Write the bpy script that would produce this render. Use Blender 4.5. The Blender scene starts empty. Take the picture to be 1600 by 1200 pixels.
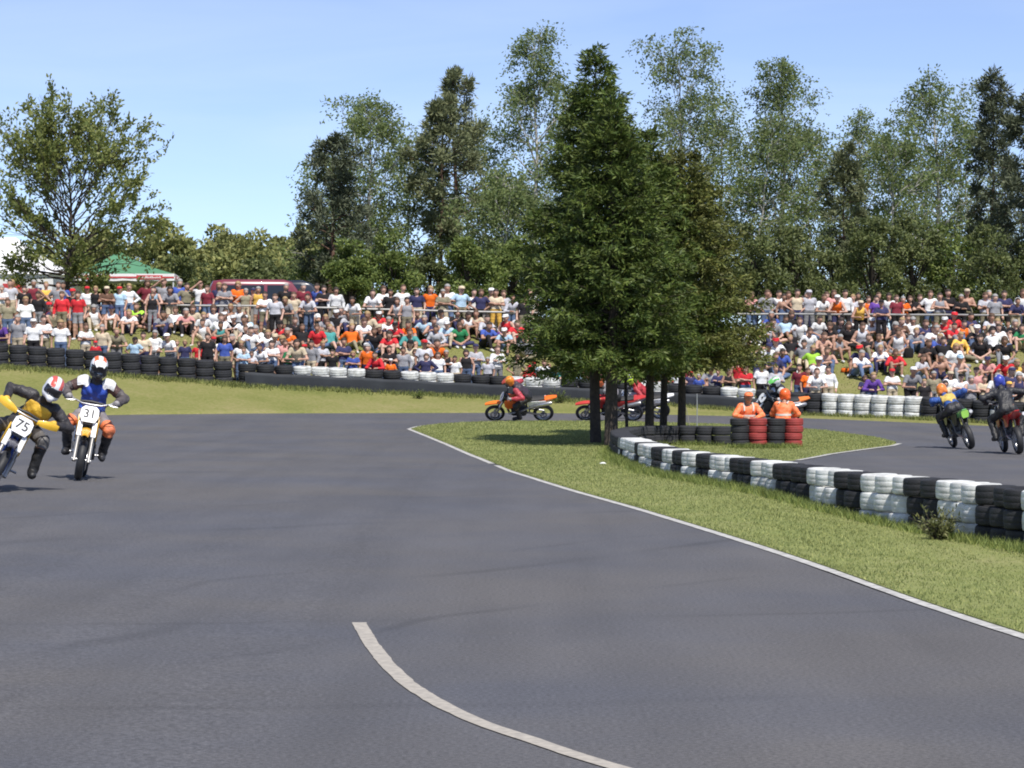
import bpy, bmesh, math, random
import numpy as np
from mathutils import Vector, Matrix
from mathutils.geometry import delaunay_2d_cdt
R = math.radians
sc = bpy.context.scene
C = sc.collection
# ------------------------------------------------------------------ camera, sky, sun, exposure
CAM_H, FPX, CXP, HYP = 1.65, 4500.0, 800.0, 585.0      # camera height, focal length / centre / horizon in photo pixels
cd = bpy.data.cameras.new('camera'); cam = bpy.data.objects.new('camera', cd); C.objects.link(cam)
cd.sensor_width = 36; cd.lens = 36*FPX/1600; cd.clip_start = .5; cd.clip_end = 6000
cam.location = (0, 0, CAM_H); cam.rotation_euler = (R(90)-math.atan(15/FPX), 0, 0)
sc.camera = cam
SUN_AZ, SUN_EL = R(158), R(56)                         # azimuth clockwise from +Y
w = bpy.data.worlds.new('World'); sc.world = w; w.use_nodes = True
nt = w.node_tree; nt.nodes.clear()
sky = nt.nodes.new('ShaderNodeTexSky'); sky.sky_type = 'NISHITA'; sky.sun_disc = False
sky.sun_elevation = SUN_EL; sky.sun_rotation = SUN_AZ
sky.altitude = 200; sky.air_density = .58; sky.dust_density = .06; sky.ozone_density = 6.5
bg = nt.nodes.new('ShaderNodeBackground'); bg.inputs[1].default_value = .13
wo = nt.nodes.new('ShaderNodeOutputWorld')
hsv = nt.nodes.new('ShaderNodeHueSaturation'); hsv.inputs['Hue'].default_value = .506; hsv.inputs['Saturation'].default_value = .84
nt.links.new(sky.outputs[0], hsv.inputs['Color']); tcw = nt.nodes.new('ShaderNodeTexCoord'); mpw = nt.nodes.new('ShaderNodeMapping'); mpw.inputs['Scale'].default_value = (5, 5, 38); mpw.inputs['Rotation'].default_value = (0, R(9), 0)
nzw = nt.nodes.new('ShaderNodeTexNoise'); nzw.inputs['Scale'].default_value = 1.0; nzw.inputs['Detail'].default_value = 6; nzw.inputs['Distortion'].default_value = .8
mrw = nt.nodes.new('ShaderNodeMapRange'); mrw.inputs[1].default_value = .42; mrw.inputs[2].default_value = .8; mrw.inputs[3].default_value = 0; mrw.inputs[4].default_value = .22
mxw = nt.nodes.new('ShaderNodeMix'); mxw.data_type = 'RGBA'; mxw.inputs[7].default_value = (5.6, 6.4, 7.4, 1)     # thin high cirrus
nt.links.new(tcw.outputs['Generated'], mpw.inputs[0]); nt.links.new(mpw.outputs[0], nzw.inputs['Vector']); nt.links.new(nzw.outputs[0], mrw.inputs[0]); nt.links.new(mrw.outputs[0], mxw.inputs[0])
nt.links.new(hsv.outputs[0], mxw.inputs[6]); nt.links.new(mxw.outputs[2], bg.inputs[0]); nt.links.new(bg.outputs[0], wo.inputs[0])
sl = bpy.data.lights.new('sun', 'SUN'); sl.energy = 4.4; sl.angle = R(.53); sl.color = (1, .955, .88)
so = bpy.data.objects.new('sun', sl); C.objects.link(so)
sdir = Vector((math.sin(SUN_AZ)*math.cos(SUN_EL), math.cos(SUN_AZ)*math.cos(SUN_EL), math.sin(SUN_EL)))
so.rotation_euler = sdir.to_track_quat('Z', 'Y').to_euler(); so.location = (0, 0, 60)
sc.view_settings.view_transform = 'Standard'; sc.view_settings.look = 'None'
sc.cycles.filter_width = 1.9
sc.view_settings.exposure = 0.3; sc.view_settings.gamma = 1.0
# ------------------------------------------------------------------ helpers
rng = np.random.default_rng(7); random.seed(7)
def V(*a): return np.array(a, float)
def nrm(a): return a/(np.linalg.norm(a, axis=-1, keepdims=True)+1e-9)

_mats = {}
def mat(name, col, rough=.7, var=.12, scale=8, bump=0, bscale=40, metal=0, col2=None, coat=0, spec=.5, obj=False, rand=0, trans=0, orand=0):
    """one procedural Principled material; var = noise variation, col2 = second colour mixed by noise, rand = variation per mesh island"""
    if name in _mats: return _mats[name]
    m = bpy.data.materials.new(name); m.use_nodes = True; _mats[name] = m
    n, l = m.node_tree.nodes, m.node_tree.links
    b = n['Principled BSDF']; b.inputs['Roughness'].default_value = rough; b.inputs['Metallic'].default_value = metal
    b.inputs['Coat Weight'].default_value = coat; b.inputs['Specular IOR Level'].default_value = spec
    tc = n.new('ShaderNodeTexCoord')
    nz = n.new('ShaderNodeTexNoise'); nz.inputs['Scale'].default_value = scale; nz.inputs['Detail'].default_value = 5
    l.new(tc.outputs['Object'], nz.inputs['Vector'])
    rp = n.new('ShaderNodeValToRGB'); rp.color_ramp.elements[0].position = .3; rp.color_ramp.elements[1].position = .7
    c = np.array(col[:3], float)
    c1 = c*(1-var) if col2 is None else np.array(col2[:3], float)
    c2 = np.minimum(c*(1+var), .92) if col2 is None else c
    rp.color_ramp.elements[0].color = (*c1, 1); rp.color_ramp.elements[1].color = (*c2, 1)
    l.new(nz.outputs[0], rp.inputs[0]); out = rp.outputs[0]
    if rand:
        g = n.new('ShaderNodeNewGeometry'); mr = n.new('ShaderNodeMapRange')
        mr.inputs[3].default_value = 1-rand; mr.inputs[4].default_value = 1+rand
        l.new(g.outputs['Random Per Island'], mr.inputs[0])
        hs = n.new('ShaderNodeHueSaturation'); l.new(mr.outputs[0], hs.inputs['Value']); l.new(out, hs.inputs['Color'])
        mh = n.new('ShaderNodeMapRange'); mh.inputs[3].default_value = .5+.018; mh.inputs[4].default_value = .5-.025
        l.new(g.outputs['Random Per Island'], mh.inputs[0]); l.new(mh.outputs[0], hs.inputs['Hue'])
        out = hs.outputs[0]
    if orand:
        oi = n.new('ShaderNodeObjectInfo'); mr = n.new('ShaderNodeMapRange'); mr.inputs[3].default_value = 1-orand; mr.inputs[4].default_value = 1+orand*.5
        l.new(oi.outputs['Random'], mr.inputs[0]); hs = n.new('ShaderNodeHueSaturation'); l.new(mr.outputs[0], hs.inputs['Value']); l.new(out, hs.inputs['Color']); out = hs.outputs[0]
    l.new(out, b.inputs['Base Color'])
    if bump:
        nb = n.new('ShaderNodeTexNoise'); nb.inputs['Scale'].default_value = bscale; nb.inputs['Detail'].default_value = 6
        l.new(tc.outputs['Object'], nb.inputs['Vector'])
        bp = n.new('ShaderNodeBump'); bp.inputs['Strength'].default_value = bump; bp.inputs['Distance'].default_value = .02
        l.new(nb.outputs[0], bp.inputs['Height']); l.new(bp.outputs[0], b.inputs['Normal'])
    if trans:
        t = n.new('ShaderNodeBsdfTranslucent'); l.new(out, t.inputs[0])
        mx = n.new('ShaderNodeMixShader'); mx.inputs[0].default_value = trans
        l.new(b.outputs[0], mx.inputs[1]); l.new(t.outputs[0], mx.inputs[2])
        l.new(mx.outputs[0], n['Material Output'].inputs[0])
    return m

def np_mesh(name, Vv, F, smooth=False):
    """F: (n,3) or (n,4) int array, or a list of faces"""
    me = bpy.data.meshes.new(name)
    if isinstance(F, np.ndarray):
        n, k = F.shape
        me.vertices.add(len(Vv)); me.vertices.foreach_set('co', np.asarray(Vv, np.float32).ravel())
        me.loops.add(n*k); me.loops.foreach_set('vertex_index', F.astype(np.int32).ravel())
        me.polygons.add(n); me.polygons.foreach_set('loop_start', np.arange(0, n*k, k, dtype=np.int32))
        me.update(calc_edges=True)
    else:
        me.from_pydata([tuple(v) for v in Vv], [], F); me.update()
    if smooth and len(me.polygons): me.polygons.foreach_set('use_smooth', np.ones(len(me.polygons), bool))
    return me

def link(name, me, m=None, parent=None, loc=None, rot=None, mw=None):
    o = bpy.data.objects.new(name, me); C.objects.link(o)
    if m is not None and me is not None and not me.materials: me.materials.append(m)
    elif m is not None and me is not None and me.materials[0] is not m:
        o.material_slots[0].link = 'OBJECT'; o.material_slots[0].material = m
    if parent: o.parent = parent
    if loc is not None: o.location = loc
    if rot is not None: o.rotation_euler = rot
    if mw is not None: o.matrix_world = mw
    return o
def tag(o, label, cat, group=None):
    o['label'] = label; o['category'] = cat
    if group: o['group'] = group
    return o
def thing(name, label, cat, loc=(0, 0, 0), rz=0, group=None, mw=None):
    o = link(name, None, loc=loc, rot=(0, 0, rz))
    if mw is not None: o.matrix_world = mw
    return tag(o, label, cat, group)
def struct(o): o['kind'] = 'structure'; return o

class MB:
    def __init__(s): s.v = []; s.f = []
    def add(s, vs, fs):
        k = len(s.v); s.v += [tuple(map(float, p)) for p in vs]; s.f += [tuple(i+k for i in f) for f in fs]; return s
    def box(s, c, d, rot=None):
        P = [V(x, y, z)*V(*d)/2 for x in (-1, 1) for y in (-1, 1) for z in (-1, 1)]
        if rot is not None:
            P = [V(*(rot @ Vector(p))) for p in P]
        return s.add([p+V(*c) for p in P], [(0,1,3,2),(4,6,7,5),(0,4,5,1),(2,3,7,6),(0,2,6,4),(1,5,7,3)])
    def tube(s, pts, rad, n=8, cap=True):
        pts = [V(*p) for p in pts]; m = len(pts)
        if np.isscalar(rad): rad = [rad]*m
        vs = []
        a = None
        for i, p in enumerate(pts):
            t = nrm(pts[min(i+1, m-1)]-pts[max(i-1, 0)])
            if a is None: a = np.cross(t, V(0, 0, 1) if abs(t[2]) < .9 else V(1, 0, 0))
            a = nrm(a-t*np.dot(a, t)); b = np.cross(t, a)
            vs += [p+rad[i]*(math.cos(2*math.pi*j/n)*a+math.sin(2*math.pi*j/n)*b) for j in range(n)]
        fs = [(i*n+j, i*n+(j+1) % n, (i+1)*n+(j+1) % n, (i+1)*n+j) for i in range(m-1) for j in range(n)]
        if cap: fs += [tuple(range(n))[::-1], tuple((m-1)*n+j for j in range(n))]
        return s.add(vs, fs)
    def lathe(s, prof, n=24, axis='z', closed=False, c=(0, 0, 0)):
        vs = []
        for j in range(n):
            a = 2*math.pi*j/n
            for r, h in prof:
                p = {'z': (r*math.cos(a), r*math.sin(a), h), 'y': (r*math.cos(a), h, r*math.sin(a)), 'x': (h, r*math.cos(a), r*math.sin(a))}[axis]
                vs.append(V(*p)+V(*c))
        k = len(prof); e = k if closed else k-1
        fs = [(j*k+i, ((j+1) % n)*k+i, ((j+1) % n)*k+(i+1) % k, j*k+(i+1) % k) for j in range(n) for i in range(e)]
        return s.add(vs, fs)
    def ell(s, c, r, n=14, m=8):
        pr = [(math.sin(math.pi*i/m), -math.cos(math.pi*i/m)) for i in range(m+1)]
        vs = []; 
        for j in range(n):
            a = 2*math.pi*j/n
            vs += [V(*c)+V(p*math.cos(a), p*math.sin(a), h)*V(*r) for p, h in pr]
        k = m+1
        return s.add(vs, [(j*k+i, ((j+1) % n)*k+i, ((j+1) % n)*k+i+1, j*k+i+1) for j in range(n) for i in range(m)])
    def prism(s, poly, y0, y1):
        """poly in the x-z plane, thickness from y0 to y1"""
        n = len(poly)
        vs = [(x, y0, z) for x, z in poly]+[(x, y1, z) for x, z in poly]
        return s.add(vs, [tuple(range(n)), tuple(range(2*n-1, n-1, -1))]+[(i, i+n, (i+1) % n+n, (i+1) % n) for i in range(n)])
    def loft(s, secs):
        """secs: list of closed rings with the same number of points"""
        n = len(secs[0]); vs = [p for q in secs for p in q]
        fs = [(i*n+j, i*n+(j+1) % n, (i+1)*n+(j+1) % n, (i+1)*n+j) for i in range(len(secs)-1) for j in range(n)]
        fs += [tuple(range(n))[::-1], tuple((len(secs)-1)*n+j for j in range(n))]
        return s.add(vs, fs)
    def mesh(s, name='m', smooth=False, bevel=0, merge=True):
        bm = bmesh.new()
        vv = [bm.verts.new(p) for p in s.v]
        for f in s.f:
            try: bm.faces.new([vv[i] for i in f])
            except ValueError: pass
        if merge: bmesh.ops.remove_doubles(bm, verts=bm.verts, dist=1e-5)
        bmesh.ops.recalc_face_normals(bm, faces=bm.faces)
        if bevel: bmesh.ops.bevel(bm, geom=bm.edges[:], offset=bevel, segments=2, affect='EDGES', clamp_overlap=True)
        me = bpy.data.meshes.new(name); bm.to_mesh(me); bm.free()
        if smooth:
            me.polygons.foreach_set('use_smooth', np.ones(len(me.polygons), bool))
            try: me.set_sharp_from_angle(angle=R(40))
            except Exception: pass
        return me
    def obj(s, name, m, parent=None, smooth=True, bevel=0, **k): return link(name, s.mesh(name, smooth, bevel), m, parent, **k)

# ------------------------------------------------------------------ terrain
def wx(px, d): return (px-CXP)/FPX*d
_E = [(-600, 80, .3), (0, 86, .37), (200, 88, .418), (400, 90, .43), (800, 94, .40), (1000, 95, .34), (1200, 94.5, .26), (1300, 93.5, .195), (1450, 91.5, .10), (1600, 89.5, 0), (2100, 84, -.03)]
_W = [(-600, 90, 575), (0, 93, 575), (200, 94, 590), (400, 95, 606), (600, 96, 615), (800, 97, 625), (1000, 97.3, 632), (1240, 96, 649), (1438, 93.5, 657), (1600, 91.5, 667), (2100, 86, 668)]
_F = [(-600, 106, 3.4), (0, 107, 3.4), (390, 107.5, 3.33), (800, 108.5, 3.1), (1200, 108.5, 3.05), (1600, 106, 2.95), (2100, 104, 2.9)]
ex = [wx(p, d) for p, d, z in _E]; ed = [d for p, d, z in _E]; ez = [z for p, d, z in _E]
wxx = [wx(p, d) for p, d, y in _W]; wd = [d for p, d, y in _W]; wz = [CAM_H-(y-HYP)/FPX*d for p, d, y in _W]
wz[0] = wz[1]
fx = [wx(p, d) for p, d, z in _F]; fd = [d for p, d, z in _F]; fz = [z for p, d, z in _F]
def sm(a, b, t): t = np.clip((t-a)/(b-a), 0, 1); return t*t*(3-2*t)
def T(x, y):
    x = np.asarray(x, float); y = np.asarray(y, float)
    yE, zE = np.interp(x, ex, ed), np.interp(x, ex, ez)
    yW, zW = np.interp(x, wxx, wd), np.interp(x, wxx, wz)
    yF, zF = np.interp(x, fx, fd), np.interp(x, fx, fz)
    t1 = np.clip((y-58)/(yE-58), 0, 1); z = zE*t1*(.6+.4*t1)
    t2 = np.clip((y-yE)/(yW-.5-yE), 0, 1); z = np.where(y > yE, zE+(zW-zE)*t2, z)
    t3 = np.clip((y-yW-.5)/(yF-yW-.5), 0, 1); z = np.where(y > yW+.5, zW+(zF-zW)*(.75*t3+.25*sm(0, 1, t3)), z)
    z = np.where(y > yF, zF+.004*(np.minimum(y, 260)-yF), z)
    cf = np.clip((-x-1)*.022, 0, .2); z = z+cf*(1-sm(48, 80, y))
    z = z-.2*sm(43, 33, y)*sm(18, 26, y)*sm(2.6, 5, x)*sm(14, 8, x)
    return z
def ground(px, py, lo=6, hi=130):
    """where the line of sight through a photo pixel meets the ground"""
    d = np.arange(lo, hi, .05); z = CAM_H-(py-HYP)/FPX*d-T((px-CXP)/FPX*d, d)
    i = np.argmax(z < 0) if (z < 0).any() else len(d)-1
    dd = d[i]; x = wx(px, dd); return V(x, dd, T(x, dd))
def at(px, d): x = wx(px, d); return V(x, d, T(x, d))
def hz(py, d): return CAM_H+(HYP-py)/FPX*d             # height seen at photo row py at distance d

def xcols():
    a = list(np.arange(-40, 40.01, .5)); s = .5; b = []
    x = 40.
    while x < 2500: s *= 1.25; x += s; b.append(x)
    return np.array([-q for q in b[::-1]]+a+b)
xs = xcols()
yE = np.interp(xs, ex, ed); yW = np.interp(xs, wxx, wd)
rows = []
for f in (-400, -60, 0): rows.append((np.full_like(xs, f), T(xs, np.full_like(xs, f))-.1))
for t in np.linspace(.1, .999, 24): rows.append((yE*t, T(xs, yE*t)-.1))
rows.append((yE, T(xs, yE)+.03))
for t in np.linspace(.1, 1, 10): yy = yE+(yW-.5-yE)*t; rows.append((yy, T(xs, yy)+.03))
for o in np.arange(.3, 20, .6): yy = yW-.5+o; rows.append((yy, T(xs, yy)+.03))
for o in (22, 26, 32, 40, 60, 90, 150, 300, 700, 1500, 4000): yy = yW+o; rows.append((yy, T(xs, yy)+.03))
gv = np.concatenate([np.stack([xs, yy, zz], 1) for yy, zz in rows]); nx = len(xs)
gi = np.arange(len(rows)*nx).reshape(len(rows), nx)
gf = np.stack([gi[:-1, :-1], gi[:-1, 1:], gi[1:, 1:], gi[1:, :-1]], -1).reshape(-1, 4)
def grass_mat(name, a, b, c, sx=.35):
    m = bpy.data.materials.new(name); m.use_nodes = True
    n, l = m.node_tree.nodes, m.node_tree.links; bs = n['Principled BSDF']; bs.inputs['Roughness'].default_value = .95; bs.inputs['Specular IOR Level'].default_value = .1
    tc = n.new('ShaderNodeTexCoord')
    n1 = n.new('ShaderNodeTexNoise'); n1.inputs['Scale'].default_value = sx; n1.inputs['Detail'].default_value = 8; n1.inputs['Roughness'].default_value = .65
    n2 = n.new('ShaderNodeTexNoise'); n2.inputs['Scale'].default_value = 9; n2.inputs['Detail'].default_value = 6
    for q in (n1, n2): l.new(tc.outputs['Object'], q.inputs['Vector'])
    r = n.new('ShaderNodeValToRGB'); e = r.color_ramp.elements
    e[0].position = .32; e[0].color = (*a, 1); e[1].position = .7; e[1].color = (*c, 1); q = e.new(.5); q.color = (*b, 1)
    ad = n.new('ShaderNodeMath'); ad.operation = 'MULTIPLY_ADD'; ad.inputs[1].default_value = .45
    sb = n.new('ShaderNodeMath'); sb.operation = 'MULTIPLY'; sb.inputs[1].default_value = .6
    l.new(n1.outputs[0], sb.inputs[0]); l.new(n2.outputs[0], ad.inputs[0]); l.new(sb.outputs[0], ad.inputs[2]); l.new(ad.outputs[0], r.inputs[0])
    l.new(r.outputs[0], bs.inputs['Base Color'])
    bp = n.new('ShaderNodeBump'); bp.inputs['Strength'].default_value = .7; bp.inputs['Distance'].default_value = .05
    l.new(n2.outputs[0], bp.inputs['Height']); l.new(bp.outputs[0], bs.inputs['Normal'])
    return m
g_bank = grass_mat('dry_bank_grass', (.13, .15, .042), (.195, .20, .066), (.27, .24, .11))
g_inf = grass_mat('mown_grass', (.145, .175, .052), (.205, .23, .08), (.29, .285, .13), .5)
struct(link('ground', np_mesh('ground', gv, gf, True), g_bank))

# asphalt
def asphalt():
    m = bpy.data.materials.new('asphalt'); m.use_nodes = True
    n, l = m.node_tree.nodes, m.node_tree.links; bs = n['Principled BSDF']
    tc = n.new('ShaderNodeTexCoord')
    def noise(s, d, sxy=(1, 1, 1), rz=0, loc=(0, 0, 0)):
        mp = n.new('ShaderNodeMapping'); mp.inputs['Scale'].default_value = sxy; mp.inputs['Rotation'].default_value = (0, 0, rz); mp.inputs['Location'].default_value = loc
        l.new(tc.outputs['Object'], mp.inputs[0])
        q = n.new('ShaderNodeTexNoise'); q.inputs['Scale'].default_value = s; q.inputs['Detail'].default_value = d; l.new(mp.outputs[0], q.inputs['Vector']); return q.outputs[0]
    def math_(op, a, b):
        q = n.new('ShaderNodeMath'); q.operation = op
        for i, x in enumerate((a, b)):
            if isinstance(x, (int, float)): q.inputs[i].default_value = x
            else: l.new(x, q.inputs[i])
        return q.outputs[0]
    def rng_(x, a, b, c, d):
        q = n.new('ShaderNodeMapRange'); l.new(x, q.inputs[0])
        for i, v in enumerate((a, b, c, d)): q.inputs[i+1].default_value = v
        return q.outputs[0]
    patch = rng_(noise(.22, 4), .35, .65, .95, 1.04)
    long_ = rng_(noise(.5, 6, (2.2, .12, 1), R(18)), .4, .7, 1.03, .92)          # faint streaks the way the bikes run
    long2 = rng_(noise(.6, 5, (2.6, .1, 1), R(-35), (7, 3, 0)), .52, .72, 1.0, .91)
    gr = rng_(noise(170, 3), .3, .7, .62, 1.38); gr2 = math_('MULTIPLY', rng_(noise(40, 5), .3, .7, .66, 1.34), rng_(noise(1.6, 6, (1, .3, 1)), .35, .65, .955, 1.04))
    # curved rubber marks left by the bikes
    arc = None
    for cx_, cy_, rr_, ww_, st_ in ((26, 12, 29.0, .16, .80), (26, 12, 30.1, .10, .84), (24, 10, 33.5, .22, .86), (30, 16, 38.5, .12, .84), (22, 8, 25.2, .09, .82), (34, 20, 47.0, .3, .88), (-14, 70, 52.5, .12, .86), (-10, 74, 60.5, .16, .86)):
        dn = n.new('ShaderNodeVectorMath'); dn.operation = 'DISTANCE'; dn.inputs[1].default_value = (cx_, cy_, 0); l.new(tc.outputs['Object'], dn.inputs[0])
        q = math_('ABSOLUTE', math_('SUBTRACT', math_('ADD', dn.outputs['Value'], math_('MULTIPLY', noise(.25, 2, loc=(rr_, 0, 0)), 1.2)), rr_+.6), 0)
        q = rng_(q, ww_*.3, ww_, 1, 0); q = math_('MULTIPLY', q, rng_(noise(.35, 3, loc=(0, rr_, 0)), .42, .62, 0, 1))
        q = math_('SUBTRACT', 1, math_('MULTIPLY', q, 1-st_)); arc = q if arc is None else math_('MULTIPLY', arc, q)
    k = math_('MULTIPLY', math_('MULTIPLY', math_('MULTIPLY', patch, long_), math_('MULTIPLY', long2, arc)), math_('MULTIPLY', gr, gr2))
    hue = n.new('ShaderNodeMix'); hue.data_type = 'RGBA'; l.new(rng_(noise(.3, 5, loc=(3, 9, 1)), .35, .65, 0, 1), hue.inputs[0])
    hue.inputs[6].default_value = (.111, .106, .106, 1); hue.inputs[7].default_value = (.091, .093, .107, 1)
    mx = n.new('ShaderNodeMix'); mx.data_type = 'RGBA'; mx.blend_type = 'MULTIPLY'; mx.inputs[0].default_value = 1
    cb = n.new('ShaderNodeCombineColor')
    for i in range(3): l.new(k, cb.inputs[i])
    l.new(hue.outputs[2], mx.inputs[6]); l.new(cb.outputs[0], mx.inputs[7]); l.new(mx.outputs[2], bs.inputs['Base Color'])
    bs.inputs['Roughness'].default_value = .82; bs.inputs['Specular IOR Level'].default_value = .35
    bp = n.new('ShaderNodeBump'); bp.inputs['Strength'].default_value = .35; bp.inputs['Distance'].default_value = .006
    l.new(noise(150, 3), bp.inputs['Height']); l.new(bp.outputs[0], bs.inputs['Normal'])
    return m
m_as = asphalt()
xt = np.arange(-70, 70.01, .5); yEt = np.interp(xt, ex, ed)
rr = [(np.full_like(xt, f)) for f in (-40, -20, 0)]+[yEt*t for t in np.linspace(.03, 1, 90)]+[yEt+.15]
tv = np.concatenate([np.stack([xt, q, np.where(q <= yEt, T(xt, q), T(xt, yEt)-.03)], 1) for q in rr]); gi = np.arange(len(rr)*len(xt)).reshape(len(rr), len(xt))
struct(link('race_track', np_mesh('race_track', tv, np.stack([gi[:-1, :-1], gi[:-1, 1:], gi[1:, 1:], gi[1:, :-1]], -1).reshape(-1, 4), True), m_as))

# grass island between the two legs of the track
def smooth_path(pts, step=.4):
    P = np.array(pts, float); s = np.r_[0, np.cumsum(np.linalg.norm(np.diff(P, axis=0), axis=1))]
    n = max(int(s[-1]/.05), 4); u = np.linspace(0, s[-1], n)
    Q = np.stack([np.interp(u, s, P[:, i]) for i in range(P.shape[1])], 1)
    k = max(3, int(len(Q)*.012))*2+1; pad = np.concatenate([np.repeat(Q[:1], k//2, 0), Q, np.repeat(Q[-1:], k//2, 0)])
    Q = np.stack([np.convolve(pad[:, i], np.ones(k)/k, 'valid') for i in range(P.shape[1])], 1); Q[0] = P[0]; Q[-1] = P[-1]
    s = np.r_[0, np.cumsum(np.linalg.norm(np.diff(Q, axis=0), axis=1))]; u = np.arange(0, s[-1], step); u = np.r_[u, s[-1]]
    return np.stack([np.interp(u, s, Q[:, i]) for i in range(P.shape[1])], 1)
edge_px = [(643, 671), (668, 681), (700, 694), (750, 715), (800, 736), (900, 767), (1000, 795), (1100, 825), (1200, 856), (1300, 890), (1400, 926), (1500, 960), (1600, 992)]
left_edge = [ground(*p)[:2] for p in edge_px]
dl = left_edge[-1]-left_edge[-2]
left_edge += [left_edge[-1]+dl*1.5+V(.05, 0), left_edge[-1]+dl*4+V(.5, 0)]
left_edge = smooth_path(left_edge, .35)
top_px = [(643, 671), (655, 667), (690, 662.5), (750, 659.5), (830, 658.5), (920, 658.5), (1010, 660), (1100, 662.5), (1200, 666), (1290, 673), (1370, 684), (1398, 691)]
top_edge = smooth_path([ground(*p)[:2] for p in top_px], .35)
# barrier paths (ground plan)
near_top = [(984, 682), (1010, 690), (1040, 698.5), (1090, 706), (1150, 713), (1200, 719), (1260, 727), (1350, 738), (1480, 749), (1600, 762)]
near_path = []
for p, y in near_top:
    d = FPX*1.21/(y-HYP); near_path.append(V(wx(p, d), d))
near_path.append(near_path[-1]+(near_path[-1]-near_path[-2])*1.6)
near_path = smooth_path(near_path, .1)
rp = [(1401, 693.5), (1390, 697), (1340, 703.5), (1290, 710.5), (1240, 720)]
right_px = smooth_path([ground(*p)[:2] for p in rp], .35)
off = near_path[::6]+V(.75, .12)
off = off[off[:, 1] < right_px[-1][1]-.8]
right_edge = np.concatenate([right_px, off])
isl = np.concatenate([left_edge[::-1], top_edge[1:], right_edge])
def inside(P, poly):
    x, y = P[:, 0], P[:, 1]; r = np.zeros(len(P), bool); j = len(poly)-1
    for i in range(len(poly)):
        xi, yi = poly[i]; xj, yj = poly[j]
        c = ((yi > y) != (yj > y)) & (x < (xj-xi)*(y-yi)/(yj-yi+1e-12)+xi); r ^= c; j = i
    return r
def isl_z(x, y, h=.014): return T(x, y)+h
def poly_sheet(name, poly, zf, m, step=.6, skirt=.08):
    lo, hi = poly.min(0), poly.max(0)
    gx, gy = np.meshgrid(np.arange(lo[0], hi[0], step), np.arange(lo[1], hi[1], step)); G = np.stack([gx.ravel(), gy.ravel()], 1)
    G = G[inside(G, poly)]
    pts = [Vector(p) for p in poly]+[Vector(p) for p in G]
    n = len(poly)
    v, e, f, *_ = delaunay_2d_cdt(pts, [], [list(range(n))], 1, 1e-4)
    v = np.array([tuple(p) for p in v]); vz = zf(v[:, 0], v[:, 1])
    vv = [(a[0], a[1], z) for a, z in zip(v, vz)]; ff = [tuple(q) for q in f]
    k = len(vv); pz = zf(poly[:, 0], poly[:, 1]); c = poly.mean(0)
    vv += [(p[0], p[1], z) for p, z in zip(poly, pz)]+[(p[0], p[1], z-skirt) for p, z in zip(poly, pz)]
    ff += [(k+i, k+(i+1) % n, k+n+(i+1) % n, k+n+i) for i in range(n)]
    me = np_mesh(name, vv, ff, True); return link(name, me, m)
struct(poly_sheet('grass_island', isl, isl_z, g_inf))

# painted lines
m_line = mat('white_line_paint', (.60, .59, .56), .8, scale=9, col2=(.30, .29, .28))
m_line2 = mat('worn_cream_paint', (.47, .43, .37), .85, scale=20, col2=(.30, .275, .245))
def strip(name, path, wdt, m, side=0, h=.006):
    P = np.array(path); t = nrm(np.gradient(P, axis=0)); nn = np.stack([-t[:, 1], t[:, 0]], 1)
    jj = rng.normal(size=(2, len(P), 1))*wdt*.022; a = P+nn*(side+wdt/2+jj[0]); b = P+nn*(side-wdt/2+jj[1])
    q = np.concatenate([a, b]); vv = np.c_[q, T(q[:, 0], q[:, 1])+h]; n = len(P); i = np.arange(n-1)
    return struct(link(name, np_mesh(name, vv, np.stack([i, i+n, i+1+n, i+1], 1)), m))
n_gap = np.argmin(np.abs(left_edge[:, 1]-ground(778, 727)[1]))
strip('edge_line', left_edge[:n_gap-1], .12, m_line, -.055); strip('edge_line', left_edge[n_gap+1:], .11, m_line, -.05)
strip('edge_line', right_px, .12, m_line, .075, .012)
strip('edge_line', top_edge[:10], .11, m_line, .09)
cl = [(561, 974), (580, 1008), (605, 1040), (640, 1072), (690, 1104), (750, 1131), (820, 1156), (900, 1182), (965, 1202), (1060, 1228), (1180, 1262)]
strip('painted_lane_line', smooth_path([ground(*p, lo=4)[:2] for p in cl], .12), .095, m_line2, 0, .005)
# ------------------------------------------------------------------ tyre barriers
m_blk = mat('tyre_rubber', (.026, .027, .031), .75, scale=7, col2=(.014, .014, .017), bump=.3, bscale=60)
m_dus = mat('tyre_rubber_dusty', (.036, .037, .043), .85, scale=6, col2=(.020, .021, .026), bump=.3, bscale=60)
m_wht = mat('tyre_white_paint', (.80, .81, .79), .6, scale=6, col2=(.42, .42, .40), bump=.2, bscale=50)
m_red = mat('tyre_red_paint', (.36, .045, .04), .7, scale=6, col2=(.24, .035, .032), bump=.2, bscale=50)
def tyre_mesh(r, w, name, n=22):
    h = w/2; ri = r*.56
    pr = [(ri, -h*.55), (ri+.02*r, -h*.9), (r*.74, -h*.995), (r*.88, -h*.97), (r*.955, -h*.86), (r*.985, -h*.62), (r*.99, -h*.36), (r*.982, -h*.32), (r*.995, -h*.27), (r, 0), (r*.995, h*.27), (r*.982, h*.32), (r*.99, h*.36), (r*.985, h*.62), (r*.955, h*.86), (r*.88, h*.97), (r*.74, h*.995), (ri+.02*r, h*.9), (ri, h*.55), (ri+.05*r, h*.3), (r*.85, h*.2), (r*.85, -h*.2), (ri+.05*r, -h*.3)]
    return MB().lathe(pr, n, closed=True).mesh(name, True)
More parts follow.
